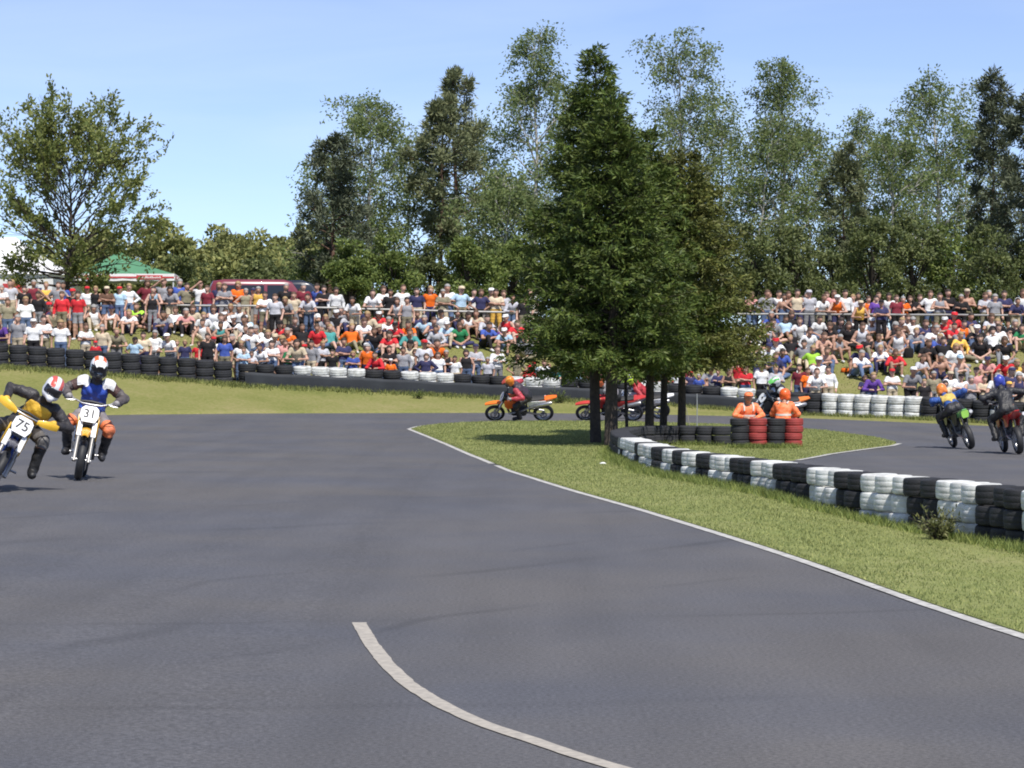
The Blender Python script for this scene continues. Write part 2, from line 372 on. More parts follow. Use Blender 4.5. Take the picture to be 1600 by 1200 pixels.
def barrier(name, label, path, pitch, r, wdt, rows, color, group=None, zf=None, start=0, tilt=0.0, jit=.012):
    P = np.asarray(path); s = np.r_[0, np.cumsum(np.linalg.norm(np.diff(P, axis=0), axis=1))]
    u = np.arange(start, s[-1], pitch)
    Q = np.stack([np.interp(u, s, P[:, 0]), np.interp(u, s, P[:, 1])], 1)
    c0 = Q.mean(0); root = thing(name, label, 'tyre barrier', (c0[0], c0[1], float(T(*c0))), group=group)
    me = tyre_mesh(r, wdt*.985, 'tyre')
    stacks = []
    for i, (x, y) in enumerate(Q):
        z0 = float(T(x, y))+(zf(x, y) if zf else .02)
        st = link('tyre_stack', None, parent=root, loc=(x-c0[0], y-c0[1], z0-float(T(*c0))), rot=(tilt, 0, 0))
        nr = rows(x, y, i) if callable(rows) else rows
        for k in range(nr):
            m = color(x, y, i, k)
            o = link('tyre', me, m, st, loc=(random.uniform(-jit, jit), random.uniform(-jit, jit), wdt*(k+.5)), rot=(random.uniform(-.02, .02), random.uniform(-.02, .02), random.uniform(0, 6.28)))
        stacks.append((x, y, z0, nr))
    return root, stacks
def pxof(x, y): return CXP+FPX*x/y
# near wall along the island: groups of white and black stacks
wr = [(900, 998), (1003, 1021), (1035, 1053), (1069, 1093), (1114, 1147), (1181, 1217), (1262, 1303), (1348, 1409), (1469, 1524), (1592, 1660)]
def near_col(x, y, i, k):
    p = pxof(x-.17, y)
    return m_wht if any(a-2 <= p < b-2 for a, b in wr) else m_blk
near_root, near_st = barrier('tyre_barrier', 'low wall of tyre stacks painted in alternating white and black blocks along grass island', near_path, .46, .235, .22,
    lambda x, y, i: 3 if y < 37.5 else 2, near_col, zf=lambda x, y: (-.22-float(T(x, y)) if y < 37.5 else .0-float(T(x, y))), jit=.03)
# dark wall round the spruces
dk = smooth_path([ground(*p)[:2] for p in [(1128, 697), (1080, 696), (1030, 695.5), (990, 698), (968, 705), (972, 713), (984, 719)]], .1)
dk_root, dk_st = barrier('tyre_barrier', 'plain black two-row tyre wall curving round the spruce trunks', dk, .42, .21, .21, 2, lambda x, y, i, k: m_dus, zf=lambda x, y: .03)
# red and black block in front of the marshals
g0, g1 = ground(1156, 701), ground(1241, 701)
rd = np.stack([np.linspace(g0[0], g1[0], 40), np.linspace(g0[1], g1[1]+.1, 40)], 1)
rd_root, rd_st = barrier('tyre_barrier', 'short red and black striped tyre block in front of the orange marshals', rd, .4, .205, .158, 4, lambda x, y, i, k: m_red if i % 2 else m_blk, zf=lambda x, y: .03)
rd2 = rd+V(.06, .41)
barrier('tyre_barrier', 'plain black tyre row right behind the red and black tyre block', rd2, .42, .205, .158, 3, lambda x, y, i, k: m_dus, zf=lambda x, y: .03)
# far walls in front of the crowd
def far_path(p0, p1):
    pp = np.linspace(p0, p1, 120); o = []
    for p in pp:
        d = np.interp(p, [q[0] for q in _W], [q[1] for q in _W]); o.append(V(wx(p, d), d))
    return np.array(o)
barrier('tyre_barrier', 'long all-black three-row tyre wall below the marquee and green canopy', far_path(-60, 374), .605, .305, .255, 3, lambda x, y, i, k: m_dus if (i*7+k*3) % 5 else m_blk, tilt=.09)
fw = [(467, 555), (633, 717), (793, 877), (985, 1042), (1123, 1180)]
mid_root, mid_st = barrier('tyre_barrier', 'tyre wall with white trios on its top row and a dark rubber belt below', far_path(387, 1232), .605, .305, .255, 3,
    lambda x, y, i, k: m_wht if k >= 1 and any(a-3 < pxof(x, y) < b+3 for a, b in fw) else m_blk, tilt=.09)
fw2 = [(1294, 1436)]
barrier('tyre_barrier', 'three-row tyre wall with five all-white stacks between black ones', far_path(1247, 1700), .6, .3, .25, 3, lambda x, y, i, k: m_wht if (1292 < pxof(x, y) < 1440 or (1560 < pxof(x, y) < 1578 and k < 2)) else (m_dus if (i+k) % 3 else m_blk), tilt=.09)
# belt
m_belt = mat('rubber_belt', (.036, .041, .05), .8, scale=1.3, col2=(.020, .023, .03), bump=.3, bscale=9)
bp_ = smooth_path(far_path(380, 1236), .25); nb = len(bp_); t_ = nrm(np.gradient(bp_, axis=0)); nn_ = np.stack([t_[:, 1], -t_[:, 0]], 1)
rr_ = [(.36, .0), (.37, .13), (.385, .25), (.385, .36), (.395, .465), (.383, .465), (.345, .0)]
vv = []
for a, h in rr_:
    q = bp_+nn_*(a+.012*np.sin(np.arange(nb)*1.9+h*4))[:, None]; z = T(bp_[:, 0], bp_[:, 1])+.02+h+.012*np.sin(np.arange(nb)*.9)*(h > .1)
    vv.append(np.c_[q, z])
vv = np.concatenate(vv); gi = np.arange(len(rr_)*nb).reshape(len(rr_), nb)
o = link('rubber_belt', np_mesh('rubber_belt', vv, np.stack([gi[:-1, :-1], gi[:-1, 1:], gi[1:, 1:], gi[1:, :-1]], -1).reshape(-1, 4), True), m_belt)
o.parent = mid_root; o.matrix_parent_inverse = Matrix.Translation(-mid_root.location)

# ------------------------------------------------------------------ spectator fence
m_galv = mat('galvanised_rail', (.42, .41, .39), .55, scale=5, metal=.3, col2=(.30, .29, .28))
m_post = mat('fence_post', (.30, .27, .23), .85, scale=9, col2=(.2, .18, .16))
fp = []
for p in np.arange(272, 1720, 1.0):
    d = np.interp(p, [q[0] for q in _F], [q[1] for q in _F]); fp.append(V(wx(p, d), d))
fp = np.array(fp); s = np.r_[0, np.cumsum(np.linalg.norm(np.diff(fp, axis=0), axis=1))]; u = np.arange(0, s[-1], 2.9)
fp = np.stack([np.interp(u, s, fp[:, 0]), np.interp(u, s, fp[:, 1])], 1)
c0 = fp[0]; fz0 = float(T(*c0)); fence = thing('fence', 'single-rail metal fence along the top of the crowded bank', 'fence', (c0[0], c0[1], fz0))
for i, p in enumerate(fp):
    z = float(T(*p)); MB().box((0, 0, .45), (.11, .09, .93)).obj('post', m_post, fence, bevel=.01, loc=(p[0]-c0[0], p[1]-c0[1], z-fz0))
    if i:
        q = fp[i-1]; a = V(q[0]-c0[0], q[1]-c0[1]-.075, float(T(*q))-fz0+.88); b = V(p[0]-c0[0], p[1]-c0[1]-.075, z-fz0+.88)
        MB().tube([a, (a+b)/2+V(0, 0, -.012), b], .038, 8).obj('rail', m_galv, fence)

# ------------------------------------------------------------------ green canopy, marquee, van
m_grn = mat('green_canvas', (.085, .235, .13), .8, scale=2, var=.1, bump=.15, bscale=6)
m_wcan = mat('white_canvas', (.78, .78, .78), .7, scale=1.5, var=.07, bump=.1, bscale=4)
m_rprint = mat('red_print', (.50, .045, .05), .7); m_bprint = mat('blue_print', (.03, .04, .16), .7)
m_steel = mat('white_steel', (.6, .6, .6), .4)
d = 124.; gp = at(196, d); gz = float(gp[2]); eav = hz(441, d)-gz; ev = hz(430.5, d)-gz; pk = hz(393, d)-gz
can = thing('canopy_tent', 'green pyramid canopy with white valance, red stripe and red lettering panels', 'canopy', gp, R(4))
hw, hd, pkx = 2.2, 2.0, -.28
ev2 = ev
secs = []
for t in np.linspace(0, 1, 7):
    z = ev+(pk-ev)*t-.10*math.sin(math.pi*t); k = 1-t*.995
    secs.append([(pkx*t+sx*hw*k, sy*hd*k, z) for sx, sy in ((-1, -1), (-.33, -1), (.33, -1), (1, -1), (1, 0), (1, 1), (.33, 1), (-.33, 1), (-1, 1), (-1, 0))])
roof = MB().loft(secs).obj('roof', m_grn, can)
for k, (a, b) in enumerate([((-hw, -hd), (hw, -hd)), ((hw, -hd), (hw, hd)), ((hw, hd), (-hw, hd)), ((-hw, hd), (-hw, -hd))]):
    a, b = V(*a), V(*b); n = 24; mb = MB(); L = np.linalg.norm(b-a); dr = (b-a)/L; nn = V(dr[1], -dr[0])
    vs = []
    for j in range(n+1):
        p = a+(b-a)*j/n+nn*(.02+.012*math.sin(j*1.7)); 
        for h in (ev2+.01, ev2-.16, eav-.0+.015*math.sin(j*1.1)): vs.append((*p, h))
    mb.add(vs, [(j*3+i, j*3+3+i, j*3+4+i, j*3+1+i) for j in range(n) for i in range(2)])
    val = mb.obj('valance', m_wcan, can, smooth=False)
    zc = (ev2+eav)/2
    def panel(x0, x1, z0, z1, o, m, nm, par):
        pts = [a+dr*x+nn*o for x in (x0, x1)]
        q = MB().add([(*pts[0], z0), (*pts[1], z0), (*pts[1], z1), (*pts[0], z1), *[(*(p-nn*.004), z) for p, z in ((pts[0], z0), (pts[1], z0), (pts[1], z1), (pts[0], z1))]], [(0, 1, 2, 3), (7, 6, 5, 4), (0, 4, 5, 1), (1, 5, 6, 2), (2, 6, 7, 3), (3, 7, 4, 0)])
        return q.obj(nm, m, par, smooth=False)
    panel(.02, L-.02, zc-.03, zc+.035, .045, m_rprint, 'red_stripe', val)
    for c in (L*.26, L*.76):
        panel(c-.55, c+.55, zc-.085, zc+.09, .055, m_rprint, 'lettering_panel', val)
        # the lettering itself is unreadable in the photograph: a row of small white strokes of that size
        mb = MB(); r_ = random.Random(k*10+int(c*10)); x = c-.46
        while x < c+.44:
            wd_ = r_.uniform(.03, .07); hh = r_.choice((.085, .06, .06, .1))
            p0 = a+dr*(x+wd_/2)+nn*.064
            mb.box((p0[0], p0[1], zc-.03+hh/2-.01), (abs(dr[0])*wd_*.55+.006, abs(dr[1])*wd_*.55+.006, hh)); 
            mb.box((p0[0]+dr[0]*wd_*.3, p0[1]+dr[1]*wd_*.3, zc-.02), (abs(dr[0])*wd_*.5+.006, abs(dr[1])*wd_*.5+.006, .028))
            x += wd_+.012
        mb.obj('lettering', m_wcan, val, smooth=False)
for sx in (-1, 1):
    for sy in (-1, 1): MB().tube([(sx*(hw-.06), sy*(hd-.06), 0), (sx*(hw-.06), sy*(hd-.06), ev+.02)], .035).obj('pole', m_steel, can)
# white marquee
d = 121.; gp = at(20, d); ev = hz(433, d)-gp[2]
mq = thing('marquee_tent', 'large white marquee tent with sloping roof in the shade of the tree', 'marquee', gp, R(-3))
hw, hd = 2.35, 3.0; rdg = hz(372, d)-gp[2]
MB().add([(-hw-3, -hd, 0), (hw, -hd, 0), (hw, -hd, ev), (-hw-3, -hd, ev), (-hw-3, -hd+.03, 0), (hw, -hd+.03, 0), (hw, -hd+.03, ev), (-hw-3, -hd+.03, ev)], [(0, 1, 2, 3), (7, 6, 5, 4), (0, 4, 5, 1), (1, 5, 6, 2), (2, 6, 7, 3), (3, 7, 4, 0)]).obj('front_wall', m_wcan, mq, smooth=False)
for nm, x in (('side_wall', hw), ('side_wall', -hw-3)):
    MB().box((x-.02, 0, ev/2), (.03, 2*hd-.08, ev)).obj(nm, m_wcan, mq, smooth=False)
secs = []
for t in np.linspace(0, 1, 8):
    k = 1-t; z = ev+.02+(rdg-ev)*t-.14*math.sin(math.pi*t)
    x0, x1 = -hw-3-.15+.6*t, hw+.15-2.35*t
    secs.append([(x0, -(hd+.1)*k-.02, z), (x0*.3+x1*.7, -(hd+.1)*k-.02, z), (x1, -(hd+.1)*k-.02, z), (x1, (hd+.1)*k+.02, z), (x0*.3+x1*.7, (hd+.1)*k+.02, z), (x0, (hd+.1)*k+.02, z)])
MB().loft(secs).obj('roof', m_wcan, mq)
bz = hz(447, d)-gp[2]
MB().box((.75, -hd-.02, bz-.12), (.95, .012, .26)).obj('red_banner', m_rprint, mq, smooth=False)
MB().box((1.05, -hd-.02, bz-.34), (1.0, .012, .14)).obj('red_banner', m_rprint, mq, smooth=False)
MB().box((1.72, -hd-.022, bz-.27), (.34, .012, .2)).obj('blue_banner', m_bprint, mq, smooth=False)
# maroon van
m_van = mat('maroon_car_paint', (.20, .035, .055), .3, coat=.6, var=.05); m_glass = mat('dark_window_glass', (.02, .024, .032), .08, var=.05)
m_trim = mat('black_trim', (.02, .02, .022), .6); m_hub = mat('wheel_silver', (.4, .4, .42), .35, metal=.8)
d = 118.; gp = at(407, d); rz_ = hz(437.5, d)-gp[2]
van = thing('parked_van', 'maroon panel van with dark side windows parked behind the standing crowd', 'van', gp, R(8))
def vsec(x, zt, hw_, ins):   # half-profile ring
    return [(x, -hw_, .35), (x, -hw_-.02, .75), (x, -hw_, 1.15), (x, -hw_+ins*.75, zt-.22), (x, -hw_+ins*1.2, zt-.07), (x, -hw_+ins*2.2, zt), (x, hw_-ins*2.2, zt), (x, hw_-ins*1.2, zt-.07), (x, hw_-ins*.75, zt-.22), (x, hw_, 1.15), (x, hw_+.02, .75), (x, hw_, .35)]
H = rz_
MB().loft([vsec(-2.05, H-.25, .86, .1), vsec(-1.95, H-.06, .9, .12), vsec(-1.5, H, .92, .12), vsec(.9, H, .92, .12), vsec(1.25, H-.1, .92, .13), vsec(1.72, 1.35, .9, .06), vsec(2.35, 1.12, .86, .05), vsec(2.5, .8, .8, .03)]).obj('body', m_van, van)
zt = H-.26
for sgn in (-1, 1):
    for (x0, x1) in ((-1.85, -.95), (-.85, .12), (.22, 1.1)):
        y = sgn*.93; yi = sgn*.86
        MB().add([(x0, y, 1.2), (x1, y, 1.2), (x1-.02, yi, zt+.02), (x0+.02, yi, zt+.02), (x0, y-sgn*.03, 1.2), (x1, y-sgn*.03, 1.2), (x1-.02, yi-sgn*.03, zt+.02), (x0+.02, yi-sgn*.03, zt+.02)], [(0, 1, 2, 3), (7, 6, 5, 4), (0, 4, 5, 1), (1, 5, 6, 2), (2, 6, 7, 3), (3, 7, 4, 0)]).obj('window', m_glass, van, smooth=False)
    for x in (-1.35, 1.5):
        wl = MB().lathe([(.17, -.1), (.3, -.1), (.33, -.06), (.33, .06), (.3, .1), (.17, .1)], 20, 'y', c=(x, sgn*.82, .33)).obj('wheel', m_blk, van)
        MB().lathe([(.001, -.02), (.15, -.05), (.175, -.09), (.175, .09), (.15, .05), (.001, .02)], 16, 'y', c=(x, sgn*.82, .33)).obj('hubcap', m_hub, wl)
    MB().box((1.32, sgn*1.03, 1.35), (.1, .2, .2)).obj('mirror', m_trim, van, bevel=.02)
    MB().box((2.47, sgn*.62, .85), (.1, .3, .18)).obj('headlight', m_glass, van, bevel=.02)
MB().add([(1.66, -.78, 1.40), (1.66, .78, 1.40), (1.29, .7, H-.19), (1.29, -.7, H-.19), (1.63, -.78, 1.38), (1.63, .78, 1.38), (1.26, .7, H-.21), (1.26, -.7, H-.21)], [(0, 1, 2, 3), (7, 6, 5, 4), (0, 4, 5, 1), (1, 5, 6, 2), (2, 6, 7, 3), (3, 7, 4, 0)]).obj('windscreen', m_glass, van, smooth=False)
van.rotation_euler.z = R(8)
# dark car whose roof shows past the van
m_dcar = mat('dark_blue_car_paint', (.02, .025, .04), .25, coat=.6, var=.05)
gp = at(462, 121.); H = hz(438.5, 121)-gp[2]
v2 = thing('parked_van', 'black van half hidden behind the maroon van', 'van', gp, R(-2))
MB().loft([vsec(-1.95, H-.2, .86, .1), vsec(-1.8, H-.03, .9, .12), vsec(.35, H, .9, .12), vsec(.75, H-.15, .9, .13), vsec(1.3, 1.3, .88, .06), vsec(2.1, 1.05, .84, .05), vsec(2.25, .7, .8, .03)]).obj('body', m_dcar, v2)
for sgn in (-1, 1):
    for x in (-1.3, 1.4): MB().lathe([(.1, -.1), (.3, -.1), (.33, -.06), (.33, .06), (.3, .1), (.1, .1)], 18, 'y', c=(x, sgn*.82, .33)).obj('wheel', m_blk, v2)
    for (x0, x1) in ((-1.6, -.6), (-.5, .3)): MB().box(((x0+x1)/2, sgn*.875, 1.45), (x1-x0, .03, .45)).obj('window', m_glass, v2, smooth=False)

# ------------------------------------------------------------------ small things by the track
m_pole = mat('grey_pole', (.35, .36, .37), .5, metal=.4)
g = ground(1089, 672); gz = T(g[0], g[1])+.03
MB().tube([(0, 0, -.05), (0.005, 0, .55), (0, 0, hz(615, g[1])-gz)], .014, 8).obj('marker_pole', m_pole, loc=(g[0], g[1], gz))
tag(bpy.data.objects['marker_pole'], 'thin grey pole standing behind the plain black tyre wall', 'pole')
g = ground(1078, 668)
tag(MB().tube([(0, 0, -.03), (-.08, .02, .4), (-.19, .03, .85)], [.012, .01, .008], 6).obj('wooden_stake', m_post, loc=(g[0], g[1], g[2]+.03)), 'thin leaning wooden stake beside the spruce trunks', 'stake')
m_lit = mat('white_plastic', (.8, .8, .78), .5)
g = ground(1013, 737)
lit = MB(); secs = [[(r*math.cos(a)*1.5, r*math.sin(a), h+.008*math.sin(a*3)) for a in np.linspace(0, 6.28, 11)[:-1]] for r, h in ((.06, .0), (.08, .03), (.05, .06), (.02, .07))]
tag(lit.loft(secs).obj('litter', m_lit, loc=(g[0], g[1], g[2]+.03)), 'crumpled white litter lying on the island grass by the tyre wall', 'litter')
for j, (p, y) in enumerate(((1072, 736), (942, 728))):
    g = ground(p, y); tag(lit.obj('litter', m_lit, loc=(g[0], g[1], g[2]+.03)), ['tiny scrap of white paper on grass', 'small scrap of white paper below the spruces'][j]+[' below the striped tyres', ''][j], 'litter').scale = (.5, .5, .5)
m_cone = mat('orange_plastic', (.75, .16, .03), .5)
g = ground(1069, 671)
cone = thing('marker_cone', 'small white and orange cone on grass behind the plain black tyre wall', 'cone', (g[0], g[1], g[2]+.03))
MB().lathe([(.001, .0), (.09, .0), (.09, .015), (.055, .02), (.04, .1), (.001, .1)], 16).obj('base', m_cone, cone)
MB().lathe([(.001, .1), (.042, .1), (.02, .22), (.001, .225)], 16).obj('tip', m_lit, cone)
# ------------------------------------------------------------------ vegetation
GA = 2.399963
def leaf_quads(P, D, L, Wd, r, face=.9):
    n = len(P); S = nrm(np.cross(D, nrm(r.normal(size=(n, 3))+V(.25, -.6, .75)*face))); L = np.broadcast_to(L, n)[:, None]; Wd = np.broadcast_to(Wd, n)[:, None]
    v = np.stack([P, P+D*L*.45+S*Wd*.5, P+D*L, P+D*L*.45-S*Wd*.5], 1).reshape(-1, 3)
    return v, np.arange(4*n).reshape(n, 4)
def tubes_mesh(name, paths, sides=5):
    vs, fs, k = [], [], 0; ang = 2*np.pi*np.arange(sides)/sides; ca, sa = np.cos(ang), np.sin(ang); j = np.arange(sides); j2 = (j+1) % sides
    for P, rad in paths:
        P = np.asarray(P, float); m = len(P); t = nrm(np.gradient(P, axis=0))
        ref = V(1, 0, 0) if abs(t[0][2]) > .8 else V(0, 0, 1)
        a = nrm(np.cross(t, ref)); b = np.cross(t, a); rad = np.broadcast_to(rad, m)
        v = P[:, None]+rad[:, None, None]*(ca[None, :, None]*a[:, None]+sa[None, :, None]*b[:, None]); vs.append(v.reshape(-1, 3))
        for i in range(m-1): fs.append(np.stack([k+i*sides+j, k+i*sides+j2, k+(i+1)*sides+j2, k+(i+1)*sides+j], 1))
        k += m*sides
    return np_mesh(name, np.concatenate(vs), np.concatenate(fs), True)
def curve3(a, d, L, sag, n, r, wob=.06):
    t = np.linspace(0, 1, n)[:, None]
    w = np.cumsum(r.normal(size=(n, 3))*wob*L/n, 0); w -= w[0]
    return a+d*L*t+V(0, 0, -1)*sag*L*t**2+w
m_lf = {
 'birch': mat('birch_leaves', (0.19, 0.245, 0.095), .55, var=.32, scale=.7, rand=.2, trans=.5, spec=.3),
 'cherry': mat('cherry_leaves', (0.195, 0.23, 0.068), .5, var=.2, scale=.9, rand=.3, trans=.4, spec=.35),
 'pine': mat('pine_needles', (0.15, 0.17, 0.085), .6, var=.22, scale=1.1, rand=.35, trans=.12, spec=.25),
 'conifer': mat('dark_conifer_needles', (0.098, 0.116, 0.07), .6, var=.2, scale=1.1, rand=.35, trans=.1, spec=.25),
 'spruce': mat('spruce_needles', (.082, .118, .024), .55, var=.5, scale=2.0, rand=.22, trans=.15, spec=.3),
 'spruce2': mat('spruce_needles_brownish', (0.125, 0.14, 0.036), .55, var=.5, scale=2.0, rand=.22, trans=.15, spec=.3),
 'shrub': mat('shrub_leaves', (0.14, 0.19, 0.05), .55, var=.3, scale=.8, rand=.4, trans=.3, spec=.3),
 'olive': mat('olive_leaves', (0.115, 0.142, 0.05), .55, var=.3, scale=.8, rand=.4, trans=.25, spec=.3),
 'far': mat('far_grove_leaves', (0.24, 0.26, 0.095), .6, var=.3, scale=.35, rand=.35, trans=.3, spec=.25),
}
m_bark = mat('dark_bark', (.075, .058, .045), .9, scale=12, col2=(.035, .028, .024), bump=.5, bscale=25)
m_pbark = mat('pine_bark', (.16, .085, .055), .9, scale=9, col2=(.07, .045, .035), bump=.5, bscale=25)
m_birch = mat('birch_bark', (.62, .60, .56), .8, scale=3.5, col2=(.16, .15, .14), bump=.2, bscale=20)
def plant_tree(name, label, px, d, ytop, env, kind, seed, h0=.2, n1=42, up=(.9, .3), n2=7, n3=4, m=12, twig=.7, droop=.6, leaf=(.16, .10), jit=.10, bark=None, lean=(0, 0), tuft=False, sag=.1, tr=.16, ybase=None, l2=.45, group=None, sp2=.85):
    r = np.random.default_rng(seed); g = at(px, d); H = hz(ytop, d)-g[2]
    n = 12; t = np.linspace(0, 1, n)
    wob = np.cumsum(r.normal(size=(n, 2))*.05, 0); wob -= wob[0]
    tp = np.c_[lean[0]*t*H+wob[:, 0], lean[1]*t*H+wob[:, 1], t*H*.97]
    trad = tr*(1-t*.93)
    def trunk(u): return V(*[np.interp(u, t, tp[:, i]) for i in range(3)])
    paths = [(np.r_[[tp[0]+V(0, 0, -.2)], tp], np.r_[tr*1.25, trad])]; LP, LD = [], []
    for i in range(n1):
        u = h0+(1-h0)*((i+r.uniform(.1, .9))/n1); az = i*GA+r.normal()*.35
        lob = 1 if kind == 'cherry' else 1+.38*math.sin(2*az+seed)*math.sin(9*u+seed*1.7)+.25*math.sin(17*u+seed); L = max(.35, env((u-h0)/(1-h0))*min(r.uniform(.55, 1.25)*lob, 1.3)); el = up[1]+(up[0]-up[1])*((u-h0)/(1-h0))+r.normal()*.12
        dr = V(math.cos(az)*math.cos(el), math.sin(az)*math.cos(el), math.sin(el))
        P = curve3(trunk(u), dr, L, sag, 7, r, .25); rad0 = max(.012, tr*(1-u)*.42+.01)
        paths.append((P, np.linspace(rad0, .008, 7)))
        s2 = np.sort(r.uniform(.22, 1, n2))
        for s in s2:
            p = V(*[np.interp(s, np.linspace(0, 1, 7), P[:, k]) for k in range(3)])
            d2 = nrm(dr+nrm(r.normal(size=3))*sp2+V(0, 0, .1)); L2 = L*l2*(1.15-s)+.3
            Q = curve3(p, d2, L2, sag, 4, r, .2); paths.append((Q, np.linspace(.012, .004, 4)))
            uu = r.uniform(.25, 1, n3); S = np.stack([np.interp(uu, np.linspace(0, 1, 4), Q[:, k]) for k in range(3)], 1)
            if tuft:
                for c in S:
                    dd = nrm(r.normal(size=(m, 3))+d2*.6+V(0, 0, .45)); LP.append(c+dd*r.uniform(0, twig, (m, 1))*.6); LD.append(nrm(dd+r.normal(size=(m, 3))*.35))
            else:
                d3 = nrm(d2+nrm(r.normal(size=(n3, 3)))*.9+V(0, 0, -droop*.6)); v = r.uniform(.05, 1, (n3, m, 1)); Lt = twig*r.uniform(.5, 1.2, (n3, 1, 1))
                X = S[:, None]+d3[:, None]*Lt*v+V(0, 0, -1)*droop*Lt*v**2+r.normal(size=(n3, m, 3))*jit
                LP.append(X.reshape(-1, 3)); LD.append(nrm(np.repeat(d3, m, 0)*.7+r.normal(size=(n3*m, 3))*.6+V(0, 0, -droop*.5)))
    LP = np.concatenate(LP); LD = np.concatenate(LD); N = len(LP)
    root = thing(name, label, 'tree', g, 0, group)
    link('trunk', tubes_mesh('trunk', paths), bark or m_bark, root)
    v, f = leaf_quads(LP, LD, leaf[0]*r.uniform(.6, 1.3, N), leaf[1]*r.uniform(.6, 1.2, N), r)
    link('crown', np_mesh('crown', v, f), m_lf[kind], root)
    return root
def ppm(d): return FPX/d
def ee(*ks):
    xs_ = np.linspace(0, 1, len(ks)); return lambda t: float(np.interp(t, xs_, ks))
BG = 'trees behind the crowd'
# left tree with ascending shoots
plant_tree('broadleaf_tree', 'spreading young tree with upswept leafy shoots beside the white marquee', 102, 112, 262, ee(1.7, 3.0, 3.7, 3.8, 3.5, 3.0, 2.6), 'cherry', 11, h0=.27, n1=66, up=(1.2, .12), n2=8, n3=3, m=13, twig=.42, droop=-.3, leaf=(.17, .10), jit=.055, sag=-.10, tr=.17, l2=.6, sp2=.6)
bi = dict(kind='birch', bark=m_birch, droop=.75, twig=.85, n1=44, n2=7, n3=4, m=10, leaf=(.17, .10), sag=.08, group=BG)
plant_tree('birch_tree', 'slender birch with a bare white trunk between the two dark pines', 585, 136, 165, ee(1.2, 2.0, 2.5, 2.7, 2.3, 1.2), seed=21, h0=.30, up=(1.0, .45), tr=.17, lean=(-.015, 0), **{**bi, 'n1': 38})
plant_tree('birch_tree', 'tallest pale green birch just beside the spruce clump, tip above all others', 838, 146, 62, ee(2.2, 3.2, 3.6, 3.3, 2.6, 1.6, .8), seed=22, h0=.2, up=(1.1, .45), tr=.2, lean=(-.02, 0), **{**bi, 'n1': 56})
plant_tree('birch_tree', 'broad birch whose drooping crown rises right behind the spruce clump', 1062, 146, 104, ee(2.6, 3.4, 3.6, 3.5, 3.0, 2.0), seed=23, h0=.18, up=(1.1, .4), tr=.2, **{**bi, 'n1': 54, 'm': 11})
plant_tree('birch_tree', 'tall birch with a pointed double top beside the spruce clump and small pine', 1222, 146, 110, ee(3.0, 3.6, 3.5, 2.9, 2.1, 1.0), seed=24, h0=.15, up=(1.15, .4), tr=.2, **{**bi, 'n1': 56, 'm': 10})
plant_tree('birch_tree', 'thin airy birch top showing above the small dark pine', 1336, 152, 178, ee(1.6, 2.0, 1.8, 1.5, 1.2, .7), seed=25, h0=.2, up=(1.1, .4), tr=.12, **{**bi, 'n1': 30, 'm': 8})
plant_tree('birch_tree', 'airy birch with white upper trunk standing beside the narrow column conifer', 1462, 146, 135, ee(3.4, 3.6, 3.0, 2.6, 2.2, 1.2), seed=26, h0=.16, up=(1.05, .35), tr=.2, lean=(-.01, 0), **{**bi, 'n1': 50})
plant_tree('birch_tree', 'low broad birch crown filling the gap between small pine and airy birch', 1395, 140, 232, ee(3.0, 3.4, 3.4, 2.8, 1.8), seed=27, h0=.12, up=(.9, .35), tr=.15, **{**bi, 'n1': 40})
plant_tree('birch_tree', 'leafy low birch leaning against the tallest birch below its crown', 785, 133, 290, ee(2.2, 2.9, 2.9, 2.3, 1.2), seed=28, h0=.08, up=(.9, .3), tr=.12, **{**bi, 'n1': 36, 'm': 14})
plant_tree('birch_tree', 'mid-height birch standing between two pines with thin twigs over white trunk', 640, 142, 225, ee(.8, 1.5, 1.7, 1.5, .7), seed=29, h0=.3, up=(1.0, .4), tr=.1, **{**bi, 'n1': 30, 'm': 8})
for i, (px, yt, ln, sd, dd, lb) in enumerate([(1178, 200, .05, 1, 143, 'leaning birch close to the right flank of the spruce clump'), (1275, 215, -.04, 2, 149, 'smaller birch leaning against the double-topped birch'), (1110, 165, .05, 3, 150, 'birch leaning out from behind the spruce clump, beside its broad neighbour'),
    (1412, 225, -.05, 4, 150, 'low birch leaning away from the airy white-trunked birch'), (1505, 205, .03, 5, 148, 'birch squeezed between airy birch and column conifer'), (885, 140, .04, 6, 150, 'birch between the tallest birch and the spruce clump'), (770, 205, -.05, 7, 150, 'birch filling the gap between ragged pine and tallest birch'), (540, 262, -.01, 8, 142, 'small birch peeping out behind the dark dense pine')]):
    plant_tree('birch_tree', lb, px, dd, yt, ee(2.0, 2.8, 2.8, 2.4, 1.9, 1.0), seed=130+sd, h0=.15, up=(1.0, .3), tr=.13, lean=(ln, 0), **{**bi, 'n1': 36, 'm': 9})
pi_ = dict(kind='pine', tuft=True, twig=.5, leaf=(.26, .075), droop=0, group=BG, bark=m_pbark)
plant_tree('pine_tree', 'dark dense pine at the end of the tree row above the maroon van', 512, 131, 228, ee(1.2, 1.6, 1.7, 1.5, 1.2, .5), seed=31, h0=.2, n1=40, up=(.7, .1), n2=5, n3=3, m=19, tr=.16, sag=-.05, **{**pi_, 'kind': 'conifer'})
plant_tree('pine_tree', 'tall ragged pine with twin pointed tops and a leaning reddish trunk', 722, 139, 116, ee(1.2, 2.5, 2.7, 2.0, 1.3, 1.2, .6), seed=32, h0=.34, n1=38, up=(.8, .05), n2=5, n3=3, m=17, tr=.2, lean=(-.035, 0), sag=-.08, **pi_)
plant_tree('pine_tree', 'second thin pine with crooked trunk close to the ragged tall pine', 685, 135, 160, ee(.5, 1.0, 1.5, 1.3, .8, .4), seed=33, h0=.42, n1=30, up=(.8, .1), n2=6, n3=3, m=20, tr=.15, lean=(.02, 0), sag=-.06, **pi_)
